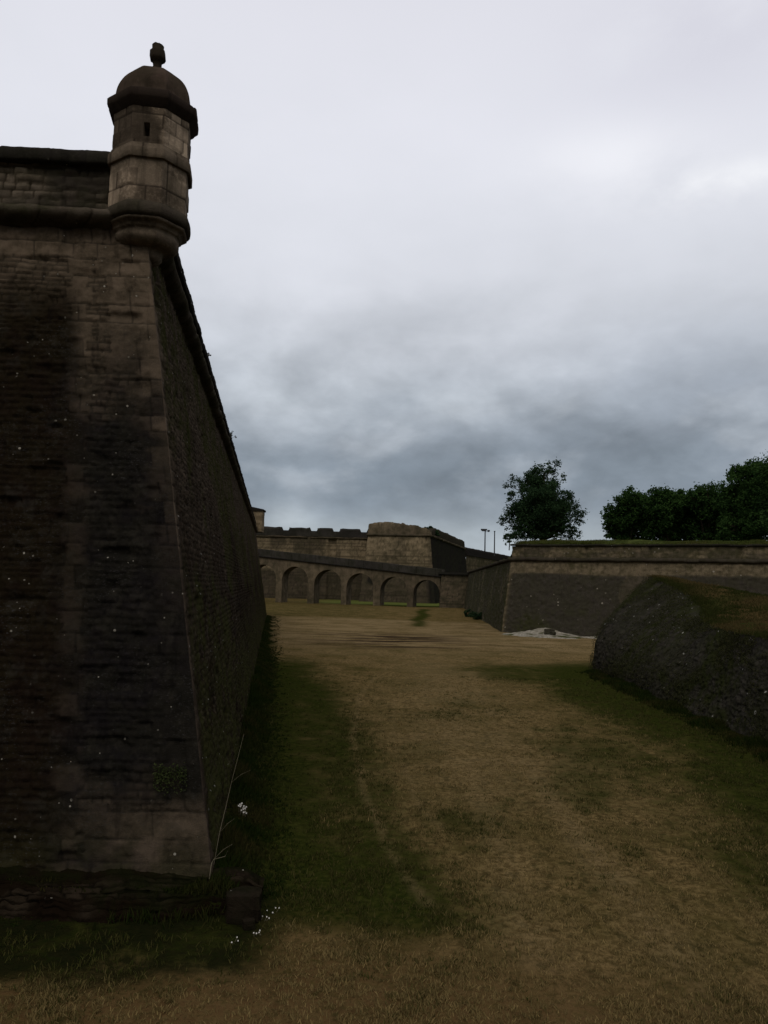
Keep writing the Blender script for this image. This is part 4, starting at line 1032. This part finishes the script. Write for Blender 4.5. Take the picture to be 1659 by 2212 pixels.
# small tree behind the block bastion
Yq = 236.0; zq = z1b + 3
b0 = V(935, 1165, Yq); b0[2] = zq - 2
tree('small dark tree growing on the far end of the bastion block', b0, [lobe(930, 1145, Yq, 14, 8), lobe(940, 1155, Yq, 11, 13), lobe(922, 1142, Yq, 8, 4), lobe(945, 1165, Yq, 7, 10)], 2500, .26, M['leaf_lone'], 590, trunk_r=.2)

# ivy and brush on masonry
def ivy(name, label, c, n, size, seed, mat=None):
    v, f, rd = leaf_quads(c, size, seed)
    o = mesh_np(name, v, f, mat or M['leaf_ivy'], None, False, {'rand': rd}); tag(o, label, 'ivy', kind='stuff'); return o
def on_left_face(x, y):            # point on the near bastion's front face
    d = ray(x, y); L0 = np.array([LEFT0[0], LEFT0[1]]); dl = (C - L0) / np.linalg.norm(C - L0); nl = np.array([dl[1], -dl[0]])
    # (CAM+td - C).nl = -BAT*z
    t = ((C - CAM[:2]) @ nl - BAT * CAM[2]) / (d[:2] @ nl + BAT * d[2]); return CAM + d * t
cs = []
for _ in range(700):
    a = rng.uniform(0, 1); x = 335 + 70 * rng.random(); y = 1650 + 28 * rng.random() + 40 * rng.random() ** 3
    p_ = on_left_face(x, y); cs.append(p_ + np.array([0, -rng.uniform(.02, .16), rng.normal(0, .02)]))
ivy('ivy', 'small clump of leafy weeds rooted in the black bastion wall', np.array(cs), 700, .02, 601)
# scrub trails over the retaining wall top and its dark face
m_ = 42000
ti = rng.integers(int(len(ts) * .08), int(len(ts) * .93), m_); vj = np.where(rng.random(m_) < .4, ns - 1 - np.abs(rng.normal(0, 15, m_)), rng.uniform(0, ns - 1, m_)).clip(0, ns - 1).astype(int)
pv = P[ti, vj] + nrm[ti, vj] * rng.uniform(.02, .22, m_)[:, None] + rng.normal(0, .06, (m_, 3))
keep = fbm(pv[:, 1] * .9, pv[:, 2] * 1.4, s=71, o=4) > .47
o = ivy('creeper', 'dark creeping plants hanging over the low rubble wall', pv[keep], 0, .036, 602, M['leaf_creeper'])

# dry climbing stems by the near corner
def stem(label, pts, r0, twigs=0):
    bm = bmesh.new(); add_tube(bm, pts, np.linspace(r0, r0 * .35, len(pts)), 6)
    for i in range(twigs):
        a = random.random() * .8 + .1; k_ = int(a * (len(pts) - 1)); s0 = Vector(pts[k_]); 
        e_ = s0 + Vector((random.uniform(.02, .3), random.uniform(-.15, .15), random.uniform(.08, .35)))
        add_tube(bm, [s0, (s0 + e_) / 2 + Vector((0, 0, .03)), e_], [r0 * .5, r0 * .4, r0 * .2], 5)
    t = empty('dry_stem', tuple(pts[0]), label, 'stem', 'dry stems by the wall foot')
    bm_obj('stalk', bm, M['stem'], t, True); return t
def near_pts(seq, Ys): return [tuple(V(x, y, Y)) for (x, y), Y in zip(seq, Ys)]
stem('long thin pale stem leaning up from the bastion corner foot', near_pts([(462, 1868), (474, 1800), (488, 1742), (500, 1690), (527, 1585)], [13.05, 13.2, 13.4, 13.6, 14.0]), .005, 3)
stem('short bent pale twig beside the bastion corner foot', near_pts([(452, 1900), (457, 1865), (462, 1856), (486, 1850), (492, 1838)], [12.75, 12.9, 12.95, 12.95, 13.0]), .007, 1)

def project(p_):
    d_ = np.array(p_) - CAM; f_ = d_ @ F0; return 829.5 + FP * (d_ @ RIGHT) / f_, 1106 - FP * (d_ @ UP) / f_
for tgt, lb, sd_, sc_ in ((768, 'little weed sprouting from the parapet top nearest the turret', 31, .22), (945, 'thin weed sprouting farther along the bastion parapet', 32, .6)):
    for sq in np.arange(1, 100, .1):
        q_ = pathB.at(np.array([uc + sq]), np.array([oc - .04]))[0][0]
        if project((q_[0], q_[1], 13.55))[1] > tgt: break
    r_ = random.Random(sd_); a0 = Vector((q_[0], q_[1], 13.5)); t = empty('weed_tuft', tuple(a0), lb, 'plant')
    bm = bmesh.new(); cl2 = []
    hub = a0 + Vector((0, 0, .02))
    for i in range(5):
        e_ = a0 + Vector((r_.uniform(-.1, .9) * sc_, r_.uniform(-.4, .4) * sc_, r_.uniform(.2, .7) * sc_)); add_tube(bm, [hub, (hub + e_) / 2 + Vector((0, 0, .05 * sc_)), e_], [.012, .009, .004], 4)
        cl2 += [list(e_ + Vector([r_.gauss(0, .07 * sc_) for _ in range(3)])) for _ in range(9)]
    bm_obj('stalk', bm, M['stem'], t)
    v_, f_, rd_ = leaf_quads(np.array(cl2), .035 + .03 * sc_, sd_); mesh_np('leaves', v_, f_, M['leaf_creeper'], t, False, {'rand': rd_})

# loose stones at the near corner
def rock(name, label, c, dims, seed, mat='loose_stone', rz=0, cat='stone', group=None):
    bm = bmesh.new(); bmesh.ops.create_cube(bm, size=1)
    bmesh.ops.subdivide_edges(bm, edges=bm.edges, cuts=7, use_grid_fill=True)
    co = np.array([v.co for v in bm.verts]); 
    rr = np.linalg.norm(co, axis=1)[:, None]; co = co * (1 - .10 * sst(.60, .87, rr)) * np.array([1, 1, 1]) + .06 * (co[:, 2:3] + .5) * np.array([[.4, 0, 0]]) * co[:, :1]
    co = co * (1 + .16 * (fbm(co[:, 0] * 2 + seed, co[:, 1] * 2, co[:, 2] * 2, s=seed, o=4) - .5) * 2)[:, None] * np.array(dims)
    ca, sa_ = math.cos(rz), math.sin(rz)
    for v, q_ in zip(bm.verts, co): v.co = (c[0] + q_[0] * ca - q_[1] * sa_, c[1] + q_[0] * sa_ + q_[1] * ca, c[2] + q_[2])
    me = bpy.data.meshes.new(name); bmesh.ops.translate(bm, verts=bm.verts, vec=-Vector(c)); bm.to_mesh(me); bm.free()
    o = link(bpy.data.objects.new(name, me)); o.location = c; me.materials.append(M[mat])
    n = len(me.vertices)
    for nm, a in (('tone', .5), ('joint', 1), ('stain_shade', .45), ('green', .4)):
        at = me.attributes.new(nm, 'FLOAT', 'POINT'); at.data.foreach_set('value', np.full(n, a, np.float32))
    return tag(o, label, cat, group)
g = G(522, 1992)
rock('stone_block', 'squared stone block lying at the foot of the bastion corner', (g[0], g[1] + .1, .20), (.50, .36, .40), 3, 'footing_stone', rz=.12)
g = G(537, 1998)
rock('stone', 'small rounded stone in front of the squared block by the bastion corner', (g[0] + .02, g[1] - .12, .06), (.17, .14, .14), 5, 'footing_stone', rz=.4)

# daisies
def flower(label, x, y, nfl, spread, seed, h=.12):
    r = random.Random(seed); g = G(x, y); z0 = float(height(np.array([g[0]]), np.array([g[1]]))[0])
    t = empty('wildflower', (g[0], g[1], z0), label, 'flower', 'white wildflowers')
    for _ in range(nfl):
        bs, bp = bmesh.new(), bmesh.new()
        a = Vector((g[0] + r.uniform(-1, 1) * spread, g[1] + r.uniform(-1, 1) * spread, z0)); hh = h * r.uniform(.5, 1.4)
        e_ = a + Vector((r.uniform(-.04, .04), r.uniform(-.04, .04), hh)); add_tube(bs, [a, (a + e_) / 2, e_], [.003, .003, .002], 4)
        n_ = Vector((r.uniform(-.5, .5), -1, r.uniform(.3, 1.2))).normalized(); u_ = n_.orthogonal().normalized(); w_ = n_.cross(u_)
        cv = bp.verts.new(e_); ring = []
        for k_ in range(14):
            an = 2 * math.pi * k_ / 14; rr_ = (.022 if k_ % 2 else .011) * (1 if nfl > 10 else .62)
            ring.append(bp.verts.new(e_ + (u_ * math.cos(an) + w_ * math.sin(an)) * rr_ + n_ * .003))
        for k_ in range(14): bp.faces.new((cv, ring[k_], ring[(k_ + 1) % 14]))
        st_ = bm_obj('flower_stem', bs, M['stem'], t); bm_obj('flower_head', bp, M['petal'], t)
flower('bright clump of white wildflowers in the grass right of the bastion corner', 524, 1788, 16, .085, 1, .20)
flower('tiny white flowers on the dark turf below the stone block', 556, 2024, 4, .05, 2, .05)
flower('lone pair of white flowers right of the stone block', 570, 1986, 3, .06, 3, .06)
flower('few pale flowers at the brown turf edge left of the foreground', 510, 2036, 3, .04, 4, .04)
flower('scattered small white flowers beyond the stone block', 590, 1975, 4, .16, 5, .05)

# gravel spill and rubble by the ravelin foot
gp = G(1175, 1378)
nx_, ny_ = 130, 60
a, c_ = np.meshgrid(np.linspace(-1, 1, nx_), np.linspace(-1, 1, ny_), indexing='ij')
cxy = G(1165, 1374); exy = G(1290, 1366)
X2 = cxy[0] + a * 7.5 + 1.5; Y2 = 84 + c_ * 6.0 - a * 2.5
rr = np.hypot(a, c_) + (fbm(a * 2.5, c_ * 2.5, s=801, o=5, g=.6) - .5) * 1.1
Z2 = .32 * sst(.95, .1, rr) * (1 + 1.2 * (fbm(a * 5, c_ * 5, s=802, o=4) - .5)) + .5 * np.exp(-((a + .05) / .22) ** 2 - ((c_ - .35) / .35) ** 2) - .12
gv = mesh_np('gravel_mound', np.stack([X2, Y2, Z2], -1).reshape(-1, 3), grid_faces(nx_, ny_), M['gravel'], None, True); tag(gv, kind='structure')
for i, (x, y, s_, lb) in enumerate([(1176, 1367, .7, 'largest dark boulder on the pale gravel spill'), (1186, 1369, .5, 'dark stone right of the boulder on the gravel spill'), (1194, 1372, .45, 'low stone at the front of the gravel spill'), (1150, 1366, .35, 'small stone at the left of the gravel spill'), (1262, 1366, .4, 'stone lying near the low wall beyond the gravel')]):
    g = G(x, y + 4); rock('boulder', lb, (g[0], min(g[1], 84 + 2 * i), .38 + .1 * (i == 0)), (s_ * 1.5, s_, s_ * .8), 30 + i, 'rubble_stone', rz=i)
# brush at the foot of the ravelin's receding face
for x, y, Yq, lb, sd in ((1012, 1330, 118, 'dark low shrub at the foot of the receding ravelin wall', 701), (1032, 1335, 112, 'second low shrub nearer along the ravelin foot', 702)):
    g = G(x, y + 3)
    tree(lb, (g[0], g[1], 0), [(g[0], g[1], .5, 1.3, .8, .7), (g[0] + .8, g[1], .4, .8, .8, .5)], 1600, .11, M['leaf_lone'], sd, 'shrubs at the ravelin foot', cat='bush', name='shrub', trunk_r=.05)
# stone block among the trees
q_ = V(1330, 1160, 108)
rock('stone_pillar', 'squat grey stone block at the left end of the wood', (q_[0], 108, 10.9), (1.7, 1.5, 1.7), 44, 'loose_stone')

# ================================================================== LAMP POSTS
Yl = 330.0
def P_(x, y): return V(x, y, Yl)
def pole(label, x0, y0, x1, y1, r, heads, name, cat):
    a, b_ = P_(x0, y0), P_(x1, y1); a[0] = b_[0]; a[2] = 18.0
    t = empty(name, tuple(a), label, cat)
    bm = bmesh.new(); add_tube(bm, [a, b_], [r, r * .8], 8); bm_obj('pole', bm, M['steel'], t)
    for (hx_, hy_, w_, h_) in heads:
        c = P_(hx_, hy_); s_ = Yl / FP; bm = bmesh.new()
        w_, h_ = w_ * s_, h_ * s_
        vs = [bm.verts.new((c[0] + dx, c[1] + dy, c[2] + dz)) for dz, k_ in ((h_ / 2, 1), (0, 1), (-h_ / 2, .55)) for dx, dy in ((-w_ / 2 * k_, -.5), (w_ / 2 * k_, -.5), (w_ / 2 * k_, .5), (-w_ / 2 * k_, .5))]
        for q1 in (0, 4):
            for k_ in range(4): bm.faces.new((vs[q1 + k_], vs[q1 + (k_ + 1) % 4], vs[q1 + 4 + (k_ + 1) % 4], vs[q1 + 4 + k_]))
        bm.faces.new(vs[:4]); bm.faces.new(vs[8:])
        arm = [Vector(b_) - Vector((0, 0, .4)), Vector(c)]
        if (arm[0] - arm[1]).length > .3: add_tube(bm, arm, [.07, .07], 5)
        bm_obj('lamp_head', bm, M['steel'], t)
pole('tall floodlight post with a wide lamp head above the far wall', 1047, 1190, 1048, 1147, .28, [(1045.5, 1145, 13, 5), (1055.5, 1147, 5, 4)], 'lamp_post', 'lamp post')
pole('plain slim post right of the floodlight post', 1068, 1195, 1068.5, 1148, .26, [(1068.5, 1148, 3, 2)], 'post', 'post')

# ================================================================== WORLD
w = bpy.data.worlds.new('World'); scene.world = w; w.use_nodes = True
nt = w.node_tree; nt.nodes.clear(); k = NB(nt)
out = nt.nodes.new('ShaderNodeOutputWorld'); bg_ = nt.nodes.new('ShaderNodeBackground'); nt.links.new(bg_.outputs[0], out.inputs[0])
SUN_EL, SUN_AZ = math.radians(50), math.radians(188)            # azimuth from +Y towards +X
sky = k.n('ShaderNodeTexSky', sky_type='NISHITA'); sky.sun_disc = False; sky.sun_elevation = SUN_EL; sky.sun_rotation = SUN_AZ
d = k.n('ShaderNodeTexCoord').outputs['Generated']
sp = k.n('ShaderNodeSeparateXYZ'); k.set(sp.inputs[0], d); dx, dy, dz = sp.outputs
el = k.math('ARCSINE', dz); az = k.math('ARCTAN2', dx, dy)
inv = k.math('DIVIDE', 1.0, k.math('ADD', k.math('MAXIMUM', dz, 0.0), .16))
cb = k.n('ShaderNodeCombineXYZ'); k.set(cb.inputs[0], k.math('MULTIPLY', dx, inv)); k.set(cb.inputs[1], k.math('MULTIPLY', dy, inv)); k.set(cb.inputs[2], .37)
cp = cb.outputs[0]
nA = k.noise(cp, .55, 7, .52, .25); nB = k.noise(cp, 1.9, 6, .55, .3)
cb2 = k.n('ShaderNodeCombineXYZ'); k.set(cb2.inputs[0], k.math('MULTIPLY', az, 5.5)); k.set(cb2.inputs[1], k.math('MULTIPLY', el, 9.5)); k.set(cb2.inputs[2], 3.1)
nC = k.noise(cb2.outputs[0], .85, 7, .52, .15)
nD = k.noise(cb2.outputs[0], 2.6, 6, .55, .2)
rmp = k.n('ShaderNodeValToRGB')
warp = k.math('MULTIPLY', k.math('SUBTRACT', nC, .5), k.math('MULTIPLY', k.ss(el, .03, .16), .085))
k.set(rmp.inputs[0], k.math('ADD', k.math('DIVIDE', el, math.pi / 2), warp))
cr = rmp.color_ramp; cr.interpolation = 'B_SPLINE'
stops = [(.0, (.40, .445, .48)), (.042, (.39, .44, .48)), (.060, (.25, .295, .35)), (.082, (.235, .28, .33)), (.115, (.26, .30, .35)), (.15, (.37, .41, .46)),
         (.19, (.56, .59, .645)), (.24, (.69, .71, .77)), (.32, (.76, .775, .84)), (.45, (.76, .76, .83)), (.62, (.50, .50, .55)), (1, (.36, .36, .40))]
while len(cr.elements) < len(stops): cr.elements.new(.5)
for e_, (p_, c_) in zip(cr.elements, stops): e_.position = p_; e_.color = c_ + (1,)
c = rmp.outputs[0]
def blob(x, y, rx, ry):            # soft patch of sky seen in a given direction
    v_ = ray(x, y); v_ = v_ / np.linalg.norm(v_); a0, e0 = math.atan2(v_[0], v_[1]), math.asin(v_[2])
    qa = k.math('DIVIDE', k.math('SUBTRACT', az, a0), rx / FP); qe = k.math('DIVIDE', k.math('SUBTRACT', el, e0), ry / FP)
    s_ = k.math('ADD', k.math('MULTIPLY', qa, qa), k.math('MULTIPLY', qe, qe))
    return k.math('MULTIPLY', k.math('POWER', 2.718, k.math('MULTIPLY', s_, -1.0)), k.ss(nC, .30, .62))
c = k.mix(k.math('MULTIPLY', blob(1560, 830, 330, 150), .60, clamp=True), c, (.27, .31, .37))
c = k.mix(k.math('MULTIPLY', blob(830, 1040, 300, 60), .6, clamp=True), c, (.175, .215, .262))
c = k.mix(k.math('MULTIPLY', blob(600, 860, 140, 120), .5, clamp=True), c, (.52, .56, .61))
c = k.mix(k.math('MULTIPLY', blob(900, 880, 200, 60), .45, clamp=True), c, (.44, .485, .54))
c = k.mix(k.math('MULTIPLY', blob(1540, 400, 170, 36), 1.25, clamp=True), c, (.93, .94, .97))
c = k.mix(k.math('MULTIPLY', blob(1330, 335, 180, 60), .9, clamp=True), c, (.86, .87, .92))
c = k.mix(k.math('MULTIPLY', blob(1560, 60, 330, 140), .55, clamp=True), c, (.60, .60, .68))
c = k.mix(k.math('MULTIPLY', blob(620, 1125, 60, 40), .7, clamp=True), c, (.48, .53, .57))
var = k.math('ADD', k.math('MULTIPLY', k.math('SUBTRACT', nA, .5), .07), k.math('MULTIPLY', k.math('SUBTRACT', nC, .5), .10))
lowamp = k.ss(el, .42, .16)
cc_ = k.math('MULTIPLY', k.math('ADD', k.math('SUBTRACT', nC, .5), k.math('MULTIPLY', k.math('SUBTRACT', nD, .5), .7)), k.math('MULTIPLY', lowamp, .95))
var = k.math('ADD', var, cc_)
nE = k.noise(cb2.outputs[0], 2.0, 5, .45, .0)
pband = k.math('MULTIPLY', k.ss(el, .08, .13), k.ss(el, .34, .20))
puff = k.math('MULTIPLY', k.ss(k.math('ADD', nE, k.math('MULTIPLY', k.math('SUBTRACT', nC, .5), .5)), .44, .70), k.math('MULTIPLY', pband, .34))
c = k.mix(puff, c, (.56, .60, .65))
c = k.vmath('SCALE', c, scale=k.math('ADD', 1.0, var))
# unseen sky behind the viewer dimmed and warmed to shape the light on walls
front = k.ss(dy, -.35, .50)
c = k.vmath('SCALE', c, scale=k.math('ADD', .58, k.math('MULTIPLY', front, .42)))
c = k.mix(k.math('SUBTRACT', 1.0, front, clamp=True), c, k.vmath('MULTIPLY', c, (1.08, 1.0, .86)))
# a little clear-sky light through the cloud
c = k.vmath('ADD', c, k.vmath('SCALE', sky.outputs[0], scale=.002))
nt.links.new(c, bg_.inputs[0]); bg_.inputs[1].default_value = 1.0
sd = bpy.data.lights.new('sun', 'SUN'); sd.energy = 1.1; sd.angle = math.radians(35); sd.color = (1, .90, .76)
so = bpy.data.objects.new('sun', sd); COL.objects.link(so)
dirv = Vector((math.sin(SUN_AZ) * math.cos(SUN_EL), math.cos(SUN_AZ) * math.cos(SUN_EL), math.sin(SUN_EL)))
so.rotation_euler = dirv.to_track_quat('Z', 'Y').to_euler()

# ================================================================== CAMERA
cd = bpy.data.cameras.new('camera'); cd.sensor_fit = 'VERTICAL'; cd.sensor_height = 24; cd.lens = FP / 2212 * 24
cd.clip_start = .1; cd.clip_end = 9000
co_ = bpy.data.objects.new('camera', cd); COL.objects.link(co_)
mt = Matrix(((RIGHT[0], UP[0], -F0[0], CAM[0]), (RIGHT[1], UP[1], -F0[1], CAM[1]), (RIGHT[2], UP[2], -F0[2], CAM[2]), (0, 0, 0, 1)))
co_.matrix_world = mt
scene.camera = co_
vs_ = scene.view_settings; vs_.view_transform = 'Standard'; vs_.look = 'None'; vs_.exposure = 0; vs_.gamma = 1; vs_.use_curve_mapping = False
scene.cycles.max_bounces = 5; scene.cycles.diffuse_bounces = 3
